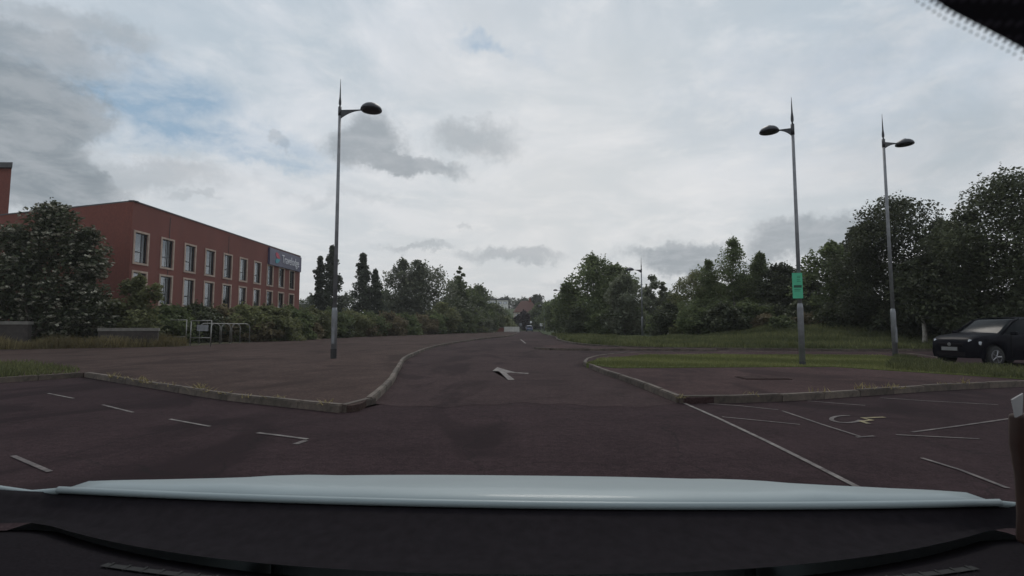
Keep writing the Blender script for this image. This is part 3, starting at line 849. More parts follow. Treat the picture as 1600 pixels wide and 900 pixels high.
T(574, 88, 396, 52, 'dark poplar with a stepped outline past the lamp column', None, 'poplar_tree', mat='leaf_poplar', kind='poplar', leaf=.27, n_clump=240, per=60, lobe=.3, hb=.03, peaks=[(-.16, 0, 1, .95), (.22, 0, .8, .85)], multi=2, clump_k=.85)
T(655, 92, 404, 116, 'wide feathery grey-green willow beyond the hedge', None, 'willow_tree', mat='leaf_grey', leaf=.3, n_clump=190, per=95, hb=.04, peaks=[(.05, 0, .9, 1), (-.22, 0, 1, .5), (-.06, 0, .99, .45)])
T(717, 100, 418, 78, 'tree with a small spire standing out of its crown', None, mat='leaf_mid', leaf=.34, n_clump=90, per=85, hb=.04, peaks=[(0, 0, .82, 1), (.02, 0, 1, .3)])
T(748, 112, 446, 66, 'rounded tree where the roadside trees step down', None, mat='leaf_mid', leaf=.36, n_clump=80, per=80, hb=.04)
T(775, 126, 476, 44, 'low tree at the end of the tree row before the white hoarding', None, mat='leaf_grey', leaf=.38, n_clump=60, per=70, hb=.03)
BT = 'distant trees seen over the hedge'
BTL = ['distant tree showing between the hotel corner and the taller poplar', 'distant tree showing between the two poplars', 'distant tree between the stepped poplar and the willow', 'dark distant tree right behind the feathery willow edge', 'distant tree hidden behind the end of the hotel']
for i, (px, dp, ty, w, mt) in enumerate([(484, 150, 462, 60, 'leaf_dark'), (540, 145, 460, 60, 'leaf_dark'), (602, 140, 453, 64, 'leaf_mid'), (625, 128, 462, 54, 'leaf_dark'), (450, 140, 470, 60, 'leaf_dark')]):
    T(px, dp, ty, w, BTL[i], BT, mat=mt, leaf=.45, n_clump=50, per=70, hb=.03)
NS = 'shrubs at the foot of the far tree row'
NSL = ['large pale round shrub beside the feathery willow', 'low green shrub in front of the large pale round shrub', 'green round shrub under the tree with the spire', 'grey-green shrub between the spired tree and the rounded tree', 'green shrub under the rounded tree of the far row', 'pale shrub just behind the white hoarding', 'small pale shrub by the kerb in front of the far tree row']
for i, (px, dp, ty, w, mt) in enumerate([(690, 84, 472, 60, 'leaf_light'), (682, 80, 490, 48, 'leaf_mid'), (720, 92, 484, 54, 'leaf_mid'), (742, 102, 480, 48, 'leaf_grey'), (762, 112, 484, 40, 'leaf_mid'), (786, 124, 492, 40, 'leaf_light'), (735, 100, 503, 40, 'leaf_light')]):
    S(px, dp, ty, w, NSL[i], NS, mat=mt, leaf=.3, n_clump=40, per=75)

# --- far end of the road and the hill
FT = 'trees on the far hill'
for (px, dp, ty, w, mt, lb) in [(762, 285, 462, 46, 'leaf_dark', 'dark tree standing over one end of the white hill block'), (790, 292, 464, 40, 'leaf_dark', 'dark tree behind the roof of the white hill block'),
        (820, 275, 466, 40, 'leaf_dark', 'dark tree on the skyline over the red roof'), (838, 232, 460, 34, 'leaf_dark', 'domed dark tree, the highest on the far skyline'), (866, 240, 467, 50, 'leaf_mid', 'green skyline tree beside the domed dark tree'),
        (900, 240, 466, 50, 'leaf_dark', 'dark hill tree behind the big spreading tree'), (1062, 220, 470, 70, 'leaf_dark', 'far hill tree in the gap before the birch group'), (705, 270, 464, 60, 'leaf_dark', 'far hill tree glimpsed behind the spired tree')]:
    T(px, dp, ty, w, lb, FT, mat=mt, leaf=.6, n_clump=46, per=60, hb=.03)
T(818, 152, 486, 26, 'dark copper-leaved tree at the end of the road', None, mat='leaf_copper', leaf=.4, n_clump=50, per=70, hb=.04)
FM = 'green trees at the end of the road'
FML = ['green tree behind the small white road sign at the road end', 'green tree directly over the copper-leaved tree', 'green tree behind the farthest lamp post', 'small green tree before the cream house', 'green tree beside the cream house gable', 'green tree below the white flat-roofed block']
for i, (px, dp, ty, w) in enumerate([(842, 160, 474, 34), (832, 168, 484, 30), (858, 150, 480, 34), (800, 158, 496, 24), (785, 165, 482, 34), (770, 190, 476, 40)]):
    T(px, dp, ty, w, FML[i], FM, mat='leaf_mid', leaf=.42, n_clump=50, per=65, hb=.03)

# --- grass
def blades(name, label, cat, poly, n, h, w, mat, z, zfun=None):
    P = np.array([(p[0], p[1]) for p in poly]); lo, hi = P.min(0), P.max(0)
    x = RNG.uniform(lo[0], hi[0], n * 3); y = RNG.uniform(lo[1], hi[1], n * 3)
    k = in_poly(x, y, poly); x, y = x[k][:n], y[k][:n]; n = len(x)
    zz = np.full(n, z) if zfun is None else zfun(x, y)
    clump = .55 + .9 * (.5 + .25 * np.sin(x * 1.7 + 2 * np.sin(y * .9)) + .25 * np.sin(y * 2.3 + x * .6))
    hh = h * RNG.uniform(.4, 1.2, n) * clump
    a = RNG.uniform(0, 2 * np.pi, n); lean = RNG.normal(0, .35, (n, 2)) * hh[:, None]
    ca, sa = np.cos(a) * w / 2, np.sin(a) * w / 2
    v = np.empty((n, 4, 3))
    v[:, 0] = np.stack([x - ca, y - sa, zz - .01], 1); v[:, 1] = np.stack([x + ca, y + sa, zz - .01], 1)
    v[:, 2] = np.stack([x + lean[:, 0] + ca * .25, y + lean[:, 1] + sa * .25, zz + hh], 1)
    v[:, 3] = np.stack([x + lean[:, 0] - ca * .25, y + lean[:, 1] - sa * .25, zz + hh], 1)
    t = np.clip(RNG.normal(.5, .2, n) + .25 * np.sin(x * .8 + y * 1.3), 0, 1)
    o = quads(name, v.reshape(-1, 3), mat, t)
    tag(o, label, cat, kind='stuff')
    return o
blades('lawn_grass', 'short mown grass on the island beside the footway', 'grass', lawn_pts, 60000, .06, .02, 'grass_blade', .122)
vp = [p for p in vkerb if p.x < 36 and p.y < 70]
vstrip = [(p.x + .1, p.y + .15) for p in vp] + [(p.x + (4.5 if p.y > 33 else 1.5), p.y + 12) for p in reversed(vp)]
blades('verge_grass', 'longer rough grass along the verge kerb under the trees', 'grass', vstrip, 110000, .28, .05, 'verge_blade', .12, bank_z)
blades('dry_grass', 'tall straw-coloured dry grass below the elder bush', 'grass', [(-40, 26.6), (-26, 26.9), (-19.9, 30.4), (-20.2, 32.2), (-27, 28.1), (-40, 28)], 16000, .55, .03, 'dry_grass', .11)
blades('corner_weeds', 'patch of low weeds at the kerb corner of the footway', 'weeds', [G(-160, 598, .11)[:2], G(20, 589, .11)[:2], G(118, 582.5, .11)[:2], G(128, 578, .11)[:2], G(60, 570, .11)[:2], G(-160, 572, .11)[:2]], 4500, .13, .03, 'verge_blade', .105)
blades('bank_weeds', 'rough unmown grass at the end of the island before the parked car', 'grass', [G(1385, 577, .12)[:2], G(1400, 557.5, .12)[:2], G(1456, 563.5, .12)[:2], G(1485, 574, .12)[:2], G(1690, 588, .12)[:2], G(1690, 598, .12)[:2], G(1560, 589, .12)[:2]], 9000, .15, .028, 'verge_blade', .122)
# tufts growing in the kerb joints
def tufts(path, n, seed, name, label):
    rg = np.random.default_rng(seed); V = []
    for _ in range(n):
        p = path[rg.integers(len(path))]; m_ = rg.integers(5, 16)
        c = np.array([p.x + rg.normal(0, .05), p.y + rg.normal(0, .05), .0]); hgt = rg.uniform(.03, .13)
        for _k in range(m_):
            b = c + np.array([rg.normal(0, .05), rg.normal(0, .05), .1]); l = np.array([rg.normal(0, .07), rg.normal(0, .07), hgt * rg.uniform(.5, 1.2)])
            s = np.array([.012 * math.cos(_k), .012 * math.sin(_k), 0])
            V += [b - s, b + s, b + l + s * .2, b + l - s * .2]
    o = quads(name, np.array(V), 'dry_grass'); tag(o, label, 'weeds', kind='stuff')
tufts(lk2[5:], 20, 3, 'kerb_weeds', 'straggly weeds growing out of the footway kerb joints')
tufts(rkb, 14, 4, 'kerb_weeds', 'sparse weeds growing along the island kerb')

# ------------------------------------------------------------------ street lamps
LG = 'street lamps with dish lanterns'
def street_lamp(pos, Hh, spike, arm, rz, label, dark_base=False, scale=1.0, head=1.0):
    root = empty('street_lamp', pos, rz); tag(root, label, 'street lamp', LG)
    r0 = .105 * scale
    mb = MB(); mb.tube([(0, 0, -.05), (0, 0, 1.75), (0, 0, 1.9)], [r0, r0, r0 * .78], 14)
    b = mb.build('base_section', 'galvanised', root, True)
    MB().box(-.05, .05, -r0 - .006, -r0 + .03, .55, 1.15).build('access_door', 'galvanised', b)
    MB().tube([(0, 0, -.02), (0, 0, .36 if dark_base else .12)], r0 + .006, 14).build('root_band', 'black_paint' if dark_base else 'lamp_dark', b)
    MB().tube([(0, 0, 1.85), (0, 0, Hh * .6), (0, 0, Hh + .06)], [r0 * .72, r0 * .62, r0 * .5], 12).build('column', 'galvanised', root, True)
    MB().tube([(0, 0, Hh - .22), (0, 0, Hh + .12)], r0 * .62, 12).build('collar', 'lamp_dark', root, True)
    sp = MB(); sp.lathe([(r0 * .38, Hh + .12), (r0 * .25, Hh + .17), (r0 * .5, Hh + .24), (r0 * .5, Hh + .34), (r0 * .3, Hh + .5), (.006, Hh + spike)], 10)
    sp.build('spike', 'lamp_dark', root, True)
    # bracket: a fin that tapers and curves up to the lantern
    n = 9; top, bot = [], []
    for i in range(n):
        t = i / (n - 1); x = r0 * .4 + t * (arm - .36 * head)
        top.append((x, Hh + .0 + .02 * t)); bot.append((x, Hh + .0 + .02 * t - (.30 * head * (1 - t) ** 2.2 + .03)))
    vs = [(x, -.022, z) for x, z in top] + [(x, -.022, z) for x, z in bot] + [(x, .022, z) for x, z in top] + [(x, .022, z) for x, z in bot]
    fs = []
    for i in range(n - 1):
        fs += [(i, n + i, n + i + 1, i + 1), (2 * n + i, 2 * n + i + 1, 3 * n + i + 1, 3 * n + i), (i, i + 1, 2 * n + i + 1, 2 * n + i), (n + i, 3 * n + i, 3 * n + i + 1, n + i + 1)]
    fs += [(0, 2 * n, 3 * n, n), (n - 1, 2 * n - 1, 4 * n - 1, 3 * n - 1)]
    mk('bracket', vs, fs, 'lamp_dark', root)
    c = (arm, 0, Hh)
    ln = MB().lathe([(a * head, b * head) for a, b in [(.40, -.02), (.41, .0), (.395, .06), (.345, .135), (.265, .20), (.17, .24), (.10, .25), (.08, .285), (.02, .295)]], 28, c).build('lantern', 'lamp_dark', root, True)
    MB().lathe([(a * head, b * head) for a, b in [(.06, -.065), (.2, -.06), (.31, -.045), (.385, -.021)]], 28, c).build('diffuser', 'lamp_dark', ln, True)
    return root
p = G(521, 560, .105); street_lamp(p, at(531, 172, p.y).z - .105, 1.25, 1.22, 0, 'lamp post with a black painted foot on the broad footway', True)
p = G(1254, 571.5, .105); sign_lamp = street_lamp(p, at(1245, 200, p.y).z - .105, 1.0, .66, R(180 - 30), 'lamp post carrying the green sign, at the edge of the island grass', scale=.82, head=.72)
p2 = G(1399, 556.5, .11); street_lamp(p2, at(1385, 222, p2.y).z - .11, 1.2, 1.12, R(14), 'lamp post by the dark trees, its lantern turned away from the road junction', scale=.9, head=.82)
p3 = at(1004, 527, 50); street_lamp((p3.x, p3.y, float(bank_z([p3.x], [p3.y])[0]) - .02), at(1004, 427, 50).z, 1.3, 1.1, R(180 - 20), 'lamp post standing on the verge in front of the grey-green trees')
p4 = at(878, 520, 92); street_lamp((p4.x, p4.y, .11), at(878, 455, 92).z, 1.3, 1.1, R(180), 'distant lamp post half hidden by the big spreading tree')
p5 = at(850.5, 516, 124); street_lamp((p5.x, p5.y, .05), 6.2, .7, 1.0, R(180), 'farthest lamp post, beside the small white road sign', scale=1.5)
# far plain posts and signs
def far_sign(px, Y, z, w, h, mat, label, cat='road sign'):
    r = empty('road_sign', ((px - 800) / FPX * Y, Y, .0)); tag(r, label, cat)
    MB().tube([(0, 0, -.1), (0, 0, z + h)], .05, 6).build('post', 'galvanised', r)
    MB().box(-w / 2, w / 2, -.09, -.055, z, z + h).build('plate', mat, r)
far_sign(845.5, 118, 1.35, .62, .7, 'sign_white', 'small white square road sign at the far end of the road')
far_sign(813.5, 128, 1.5, .6, .6, 'galvanised', 'grey-backed sign near the end of the white hoarding')
far_sign(829.5, 146, 2.2, .55, .6, 'sign_white', 'pale sign in front of the copper-leaved tree beyond the moving car')
r = empty('telegraph_pole', ((854.8 - 800) / FPX * 130, 130, 0)); tag(r, 'thin wooden pole next to the farthest lamp post', 'pole')
MB().tube([(0, 0, -.1), (0, 0, 4.6)], [.1, .08], 7).build('shaft', 'bark', r); MB().box(-.25, .25, -.04, .04, 4.1, 4.2).build('crossarm', 'bark', r)

# green notice on the lamp post
gs = empty('green_sign', (p.x, p.y, 0)); SX, SY = G(1254, 571.5, .105).x, G(1254, 571.5, .105).y
gs.location = (SX, SY, .105); gs.rotation_euler = (0, 0, R(-10))
tag(gs, 'tall bright green notice with a dark band fixed to the lamp post', 'sign')
zt, zb = at(1248, 427, SY).z - .105, at(1248, 466.5, SY).z - .105
gx0 = -.235
MB().box(gx0, gx0 + .285, -.135, -.115, zb, zt).build('panel', 'sign_green', gs)
hh = zt - zb
MB().box(gx0 + .035, gx0 + .255, -.139, -.1345, zb + hh * .42, zb + hh * .52).build('dark_band', 'sign_green_dark', gs)
for k, (zz, x0, x1) in enumerate([(.86, .16, .29), (.80, .16, .27), (.72, .15, .25), (.66, .15, .28), (.34, .05, .28), (.28, .05, .26)]):
    MB().box(gx0 + x0 * .83, gx0 + x1 * .83, -.138, -.1345, zb + hh * zz, zb + hh * (zz + .018)).build('text_line', 'sign_green_dark', gs)
for zz in (.2, .8): MB().tube([(-.085, -.11, zb + hh * zz), (-.085, .09, zb + hh * zz), (.085, .09, zb + hh * zz), (.085, -.11, zb + hh * zz)], .012, 6).build('clamp', 'galvanised', gs)

# ------------------------------------------------------------------ hotel
def build_hotel():
    X0, Y0, Y1, HR = -26.3, 35.0, 63.2, 9.95
    root = empty('brick_hotel', (X0, Y0, 0)); tag(root, 'long red-brick hotel with two rows of tall stone-framed windows', 'building')
    L = Y1 - Y0
    pitch = 2.80; wW, sw = 1.28, .13                    # window opening, surround width
    rows = [(5.76, 7.88), (2.96, 5.08)]
    cols = [.98 + i * 2.77 for i in range(10)]   # centres along the facade
    # wall of the long front with real openings (local: x out of the wall, y along)
    ys = sorted(set([0, L] + [c - wW / 2 for c in cols] + [c + wW / 2 for c in cols]))
    zs = sorted(set([0, HR] + [z for r_ in rows for z in r_]))
    mb = MB()
    def hole(y, z): return any(abs(y - c) < wW / 2 for c in cols) and any(a < z < b for a, b in rows)
    for i in range(len(ys) - 1):
        for j in range(len(zs) - 1):
            ya, yb, za, zb_ = ys[i], ys[i + 1], zs[j], zs[j + 1]
            if not hole((ya + yb) / 2, (za + zb_) / 2):
                mb.add([(0, ya, za), (0, yb, za), (0, yb, zb_), (0, ya, zb_)], [(0, 1, 2, 3)])
    rc = .16
    for c in cols:
        for a, b in rows:
            ya, yb = c - wW / 2, c + wW / 2
            mb.add([(0, ya, a), (0, yb, a), (0, yb, b), (0, ya, b), (-rc, ya, a), (-rc, yb, a), (-rc, yb, b), (-rc, ya, b)],
                   [(0, 4, 5, 1), (1, 5, 6, 2), (2, 6, 7, 3), (3, 7, 4, 0)])
    # end wall, back and far end
    E = Vector((-17.0, 5.6)); Fb = Vector((-17.0, L))
    mb.add([(0, 0, 0), (E.x, E.y, 0), (E.x, E.y, HR), (0, 0, HR)], [(3, 2, 1, 0)])
    mb.add([(0, L, 0), (Fb.x, Fb.y, 0), (Fb.x, Fb.y, HR), (0, L, HR)], [(0, 1, 2, 3)])
    mb.add([(E.x, E.y, 0), (Fb.x, Fb.y, 0), (Fb.x, Fb.y, HR), (E.x, E.y, HR)], [(3, 2, 1, 0)])
    mb.build('wall', 'brick', root)
    MB().prism(ccw([(-.3, .3), (-.3, L - .3), (Fb.x + .3, L - .3), (E.x + .3, E.y + .3)]), HR - .5, HR - .3).build('roof', 'roof_dark', root)
    cp = MB()
    pts = [(.04, -.02), (.04, L + .04), (Fb.x, L + .04), (E.x - .04, E.y - .04)]
    for a, b in zip(pts, pts[1:] + pts[:1]):
        a, b = Vector((*a, 0)), Vector((*b, 0)); t = (b - a).normalized(); nn = Vector((-t.y, t.x, 0))
        q = [a, b, b + nn * .36, a + nn * .36]
        cp.prism(ccw([(v.x, v.y) for v in q]), HR + .002, HR + .09 + random.uniform(0, .004))
    cp.build('coping', 'dark_trim', root)
    # rainwater pipes and a movement joint
    for yy in (3.9, 12.1, 20.4): MB().box(.002, .02, yy - .02, yy + .02, .2, HR - .3).build('movement_joint', 'dark_trim', root)
    for ri, (a, b) in enumerate(rows):
        for ci, c in enumerate(cols):
            ya, yb = c - wW / 2, c + wW / 2
            s = MB()
            for (y0, y1, z0, z1) in ((ya - sw, ya + .01, a - sw, b + sw), (yb - .01, yb + sw, a - sw, b + sw), (ya + .012, yb - .012, b - .01, b + sw - .002), (ya + .012, yb - .012, a - sw + .002, a + .01)):
                s.box(-.05, .045, y0, y1, z0, z1)
            w = s.build('window', 'stone_surround', root)
            fr = MB()
            fx0, fx1 = -.15, -.09
            ym = ya + wW * .62; zm = a + (b - a) * .36
            for (y0, y1, z0, z1) in ((ya, ya + .07, a, b), (yb - .07, yb, a, b), (ya + .07, yb - .07, b - .07, b), (ya + .07, yb - .07, a, a + .07), (ym - .04, ym + .04, a + .07, b - .07), (ya + .07, ym - .04, zm - .04, zm + .04)):
                fr.box(fx0, fx1, y0, y1, z0, z1)
            fr.build('window_frame', 'window_frame_grey', w)
            for (y0, y1, z0, z1) in ((ya + .07, ym - .04, a + .07, zm - .04), (ya + .07, ym - .04, zm + .04, b - .07), (ym + .04, yb - .07, a + .07, b - .07)):
                MB().box(-.125, -.115, y0, y1, z0, z1).build('pane', 'window_glass' if y0 < ym else 'vent_glass', w)
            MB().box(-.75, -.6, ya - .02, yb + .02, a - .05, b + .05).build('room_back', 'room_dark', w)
            kindc = random.choice(['l', 'r', 'both', 'none', 'l', 'net', 'net'])
            if ri == 1 and ci == 1: kindc = 'purple'
            def curtain(y0, y1, nm='curtain', mt='curtain_pale'):
                n = 16; vs = []
                for k in range(n + 1):
                    y = y0 + (y1 - y0) * k / n; x = -.3 + .035 * math.sin(k * 1.9)
                    vs += [(x, y, a + .02), (x, y, b - .02)]
                mk(nm, vs, [(2 * k, 2 * k + 2, 2 * k + 3, 2 * k + 1) for k in range(n)], mt, w)
            if kindc in ('l', 'both'): curtain(ya, ya + wW * random.uniform(.28, .5))
            if kindc in ('r', 'both'): curtain(yb - wW * random.uniform(.2, .35), yb)
            if kindc == 'net': curtain(ya, ya + wW * .62)
            if kindc == 'purple': curtain(ya, yb, mt='curtain_purple')
    return X0, Y0
HX, HY = build_hotel()
def text_mesh(name, body, size, mat, parent, loc, extr=.02, sx=1.0):
    cu = bpy.data.curves.new(name, 'FONT'); cu.body = body; cu.size = size; cu.extrude = extr
    tmp = bpy.data.objects.new('tmp_text', cu); COL.objects.link(tmp)
    dg = bpy.context.evaluated_depsgraph_get()
    me = bpy.data.meshes.new_from_object(tmp.evaluated_get(dg))
    bpy.data.objects.remove(tmp)
    me.materials.clear(); me.materials.append(MATS[mat])
    o = bpy.data.objects.new(name, me); link(o, parent)
    o.location = loc; o.rotation_euler = (R(90), 0, R(90)); o.scale = (sx, 1, 1)
    return o
def hotel_sign():
    Y0 = 54.75; root = empty('hotel_sign', (HX, Y0, 0)); tag(root, 'blue fascia sign with white hotel lettering on the roofline corner', 'sign')
    z0, z1, L = 7.98, 9.80, 8.25
    MB().box(.0, .22, 0, L, z0, z1).build('panel', 'hotel_blue', root)
    t = text_mesh('lettering', 'Travelodge', 1.32, 'letter_white', root, (.245, 2.85, z0 + .52), .02, .78)
    w = t.dimensions.x
    # round logo of two sweeping leaves
    def leafshape(cy, cz, rx, rz, tilt, name, mat, x):
        pts = []
        for k in range(20):
            a = 2 * math.pi * k / 20
            u, v = math.cos(a) * rx, math.sin(a) * rz * (1 - .35 * math.cos(a))
            pts.append((cy + u * math.cos(tilt) - v * math.sin(tilt), cz + u * math.sin(tilt) + v * math.cos(tilt)))
        n = len(pts); vs = [(x, *q) for q in pts] + [(x + .03, *q) for q in pts]
        mk(name, vs, [tuple(range(n, 2 * n))] + [(i, (i + 1) % n, n + (i + 1) % n, n + i) for i in range(n)], mat, root)
    leafshape(1.85, z0 + 1.12, .58, .26, R(-25), 'logo_leaf', 'logo_red', .221)
    leafshape(1.85, z0 + .62, .58, .24, R(18), 'logo_leaf', 'logo_teal', .221)
hotel_sign()

# taller brick block behind the elder
def left_block():
    root = empty('brick_block', (-40.3, 40.4, 0)); tag(root, 'taller brick block with a dark metal roof edge beside the elder bush', 'building')
    MB().prism(ccw([(-24, 0), (0, 0), (-9, 8), (-24, 8)]), -.1, 14.0).build('wall', 'brick', root)
    MB().prism(ccw([(-24.2, -.25), (.3, -.25), (-8.9, 8.2), (-24.2, 8.2)]), 14.002, 14.42).build('roof_edge', 'dark_trim', root)
    for k in range(4):
        w = MB()
        y = -4.2 - 5 * k
        w.box(y - 1.0, y + 1.0, -.06, .05, 8.4, 10.8)
        o = w.build('window', 'stone_surround', root)
        MB().box(y - .86, y + .86, -.075, -.061, 8.55, 10.65).build('pane', 'window_glass', o)
left_block()
def low_wall(a, b, Y0, Y1, ztop, label):
    root = empty('low_wall', (a, Y0, .1)); tag(root, label, 'wall'); L = math.hypot(b - a, Y1 - Y0)
    root.rotation_euler = (0, 0, math.atan2(Y1 - Y0, b - a))
    MB().box(0, L, .03, .27, -.1, ztop - .32).build('brickwork', 'dark_wall', root)
    MB().box(-.04, L + .04, -.02, .32, ztop - .318, ztop - .14).build('coping', 'coping_concrete', root)
low_wall(-30.5, -26.6, 28.0, 28.2, 1.62, 'low brick wall with a pale coping in front of the elder bush')
low_wall(-23.6, -20.9, 29.3, 30.3, 1.25, 'short weathered wall with concrete coping between dry grass and tall shrub')

# ------------------------------------------------------------------ trolley bay rails and hoops
RG = 'steel hoops at the hedge'
hoop_l = ['steel hoop stand right beside the guard rail', 'second steel hoop stand from the guard rail', 'third steel hoop stand from the guard rail', 'steel hoop stand farthest along the row from the guard rail']
for i, px in enumerate((343, 359, 374.5, 389.5)):
    g = G(px, 537.5 - i * .7, .105); root = empty('hoop_stand', g, R(55)); tag(root, hoop_l[i], 'bike stand', RG)
    Hh = at(px, 505.5 + i * .2, g.y).z - .105; W_ = 1.3; rr = .32
    pts = [(0, 0, 0), (0, 0, Hh - rr)] + [(-rr + rr * math.cos(a), 0, Hh - rr + rr * math.sin(a)) for a in np.linspace(.26, 1.57, 6)]
    pts += [(-W_ + rr - rr * math.sin(a), 0, Hh - rr + rr * math.cos(a)) for a in np.linspace(0, 1.3, 6)] + [(-W_, 0, Hh - rr), (-W_, 0, 0)]
    MB().tube(pts, .032, 8).build('hoop', 'rail_steel', root, True)
    MB().lathe([(.08, 0), (.08, .012)], 10).build('foot_plate', 'rail_steel', root)
    MB().lathe([(.08, 0), (.08, .012)], 10, (-W_, 0, 0)).build('foot_plate', 'rail_steel', root)
def guard(px0, px1, y0, y1, topy, lowy, label):
    a, b = G(px0, y0, .105), G(px1, y1, .105)
    root = empty('guard_rail', a, math.atan2(b.y - a.y, b.x - a.x)); tag(root, label, 'guard rail', 'guard rails at the hedge')
    L = (b - a).length; H1 = at(px1, topy, b.y).z - .105; H2 = at(px1, lowy, b.y).z - .105
    for x in (0, L): MB().tube([(x, 0, -.02), (x, 0, H1 + .01)], .03, 8).build('post', 'rail_steel', root, True)
    MB().tube([(0, 0, H1), (L, 0, H1)], .03, 8).build('top_rail', 'rail_steel', root, True)
    MB().tube([(0, 0, H2), (L, 0, H2)], .024, 8).build('lower_rail', 'rail_steel', root, True)
    return root, L, H1
guard(245, 290, 537.5, 538.5, 500, 526.5, 'steel guard rail half swallowed by the hedge shrub')
gr, gL, gH = guard(297, 329, 541, 541.5, 501, 528, 'steel guard rail with a small faded panel next to the hoops')
MB().box(gL * .3, gL * .85, -.012, .012, gH - .62, gH - .25).build('notice_panel', 'galvanised', gr)
for x in (.34, .8): MB().tube([(gL * x, 0, gH - .27), (gL * x, 0, gH)], .01, 6).build('hanger', 'rail_steel', gr)

# ------------------------------------------------------------------ far houses and hoarding
hd = empty('hoarding', (-1.8, 117, 0)); tag(hd, 'low white hoarding at the end of the footway', 'hoarding')
for k in range(3): MB().box(k * 1.17, k * 1.17 + 1.15, 0, .06, .02, 1.22).build('panel', 'hoarding_white', hd)
for k in range(4): MB().box(k * 1.17 - .05, k * 1.17 + .03, .062, .14, 0, 1.25).build('post', 'coping_concrete', hd)
fw = empty('garden_wall', (-3.3, 118, 0)); tag(fw, 'short brown wall continuing from the white hoarding', 'wall')
MB().box(0, 1.4, 0, .22, -.1, 1.0).build('brickwork', 'brick', fw); MB().box(-.03, 1.43, -.03, .25, 1.002, 1.07).build('coping', 'coping_concrete', fw)

def house(name, label, x, y, W, D, z0, zw, zr, wall, roof, hip=.3, rows=((.2, .75),), ncol=3):
    root = empty(name, (x, y, z0)); tag(root, label, 'house')
    H = zw - z0
    MB().box(0, W, 0, D, -2, H).build('wall', wall, root)
    r_ = MB(); o = .35; zt_ = zr - z0
    r_.add([(-o, -o, H + .003), (W + o, -o, H + .003), (W + o, D + o, H + .003), (-o, D + o, H + .003), (W * hip, D / 2, zt_), (W * (1 - hip), D / 2, zt_)],
           [(0, 1, 5, 4), (1, 2, 5), (2, 3, 4, 5), (3, 0, 4), (3, 2, 1, 0)])
    rf = r_.build('roof', roof, root)
    MB().box(W * .62, W * .62 + .6, D * .45, D * .45 + .6, H + .5, zt_ + .9).build('chimney', 'brick', rf)
    for (za, zb_) in rows:
        for k in range(ncol):
            xc = W * (k + .5) / ncol
            w = MB().box(xc - .75, xc + .75, -.06, .02, H * za, H * zb_).build('window', 'window_frame_grey', root)
            MB().box(xc - .66, xc + .66, -.075, -.062, H * za + .08, H * zb_ - .08).build('pane', 'window_glass', w)
h0 = terrain_z(0, 172)
house('detached_house', 'cream house with a red tiled roof at the end of the road', 0.6, 172, 8.5, 8, h0, at(810, 488, 172).z, at(810, 469, 172).z, 'cream_render', 'roof_red', rows=((.12, .42), (.6, .88)))
def white_block():
    y = 262; z0 = terrain_z(0, y); root = empty('apartment_block', (-13.2, y, z0)); tag(root, 'white flat-roofed block with a band of windows on the far hill', 'building')
    top = at(776, 469, y).z - z0; W_ = 11.2
    MB().box(0, W_, 0, 9, -3, top).build('wall', 'white_render', root)
    MB().box(-.4, W_ + .4, -.4, 9.4, top + .003, top + .75).build('roof', 'roof_dark', root)
    for k in range(4):
        w = MB().box(.9 + k * 2.65, 2.7 + k * 2.65, -.08, .03, top - 2.0, top - .7).build('window', 'window_frame_grey', root)
        MB().box(1.0 + k * 2.65, 2.6 + k * 2.65, -.095, -.082, top - 1.9, top - .8).build('pane', 'window_glass', w)
white_block()

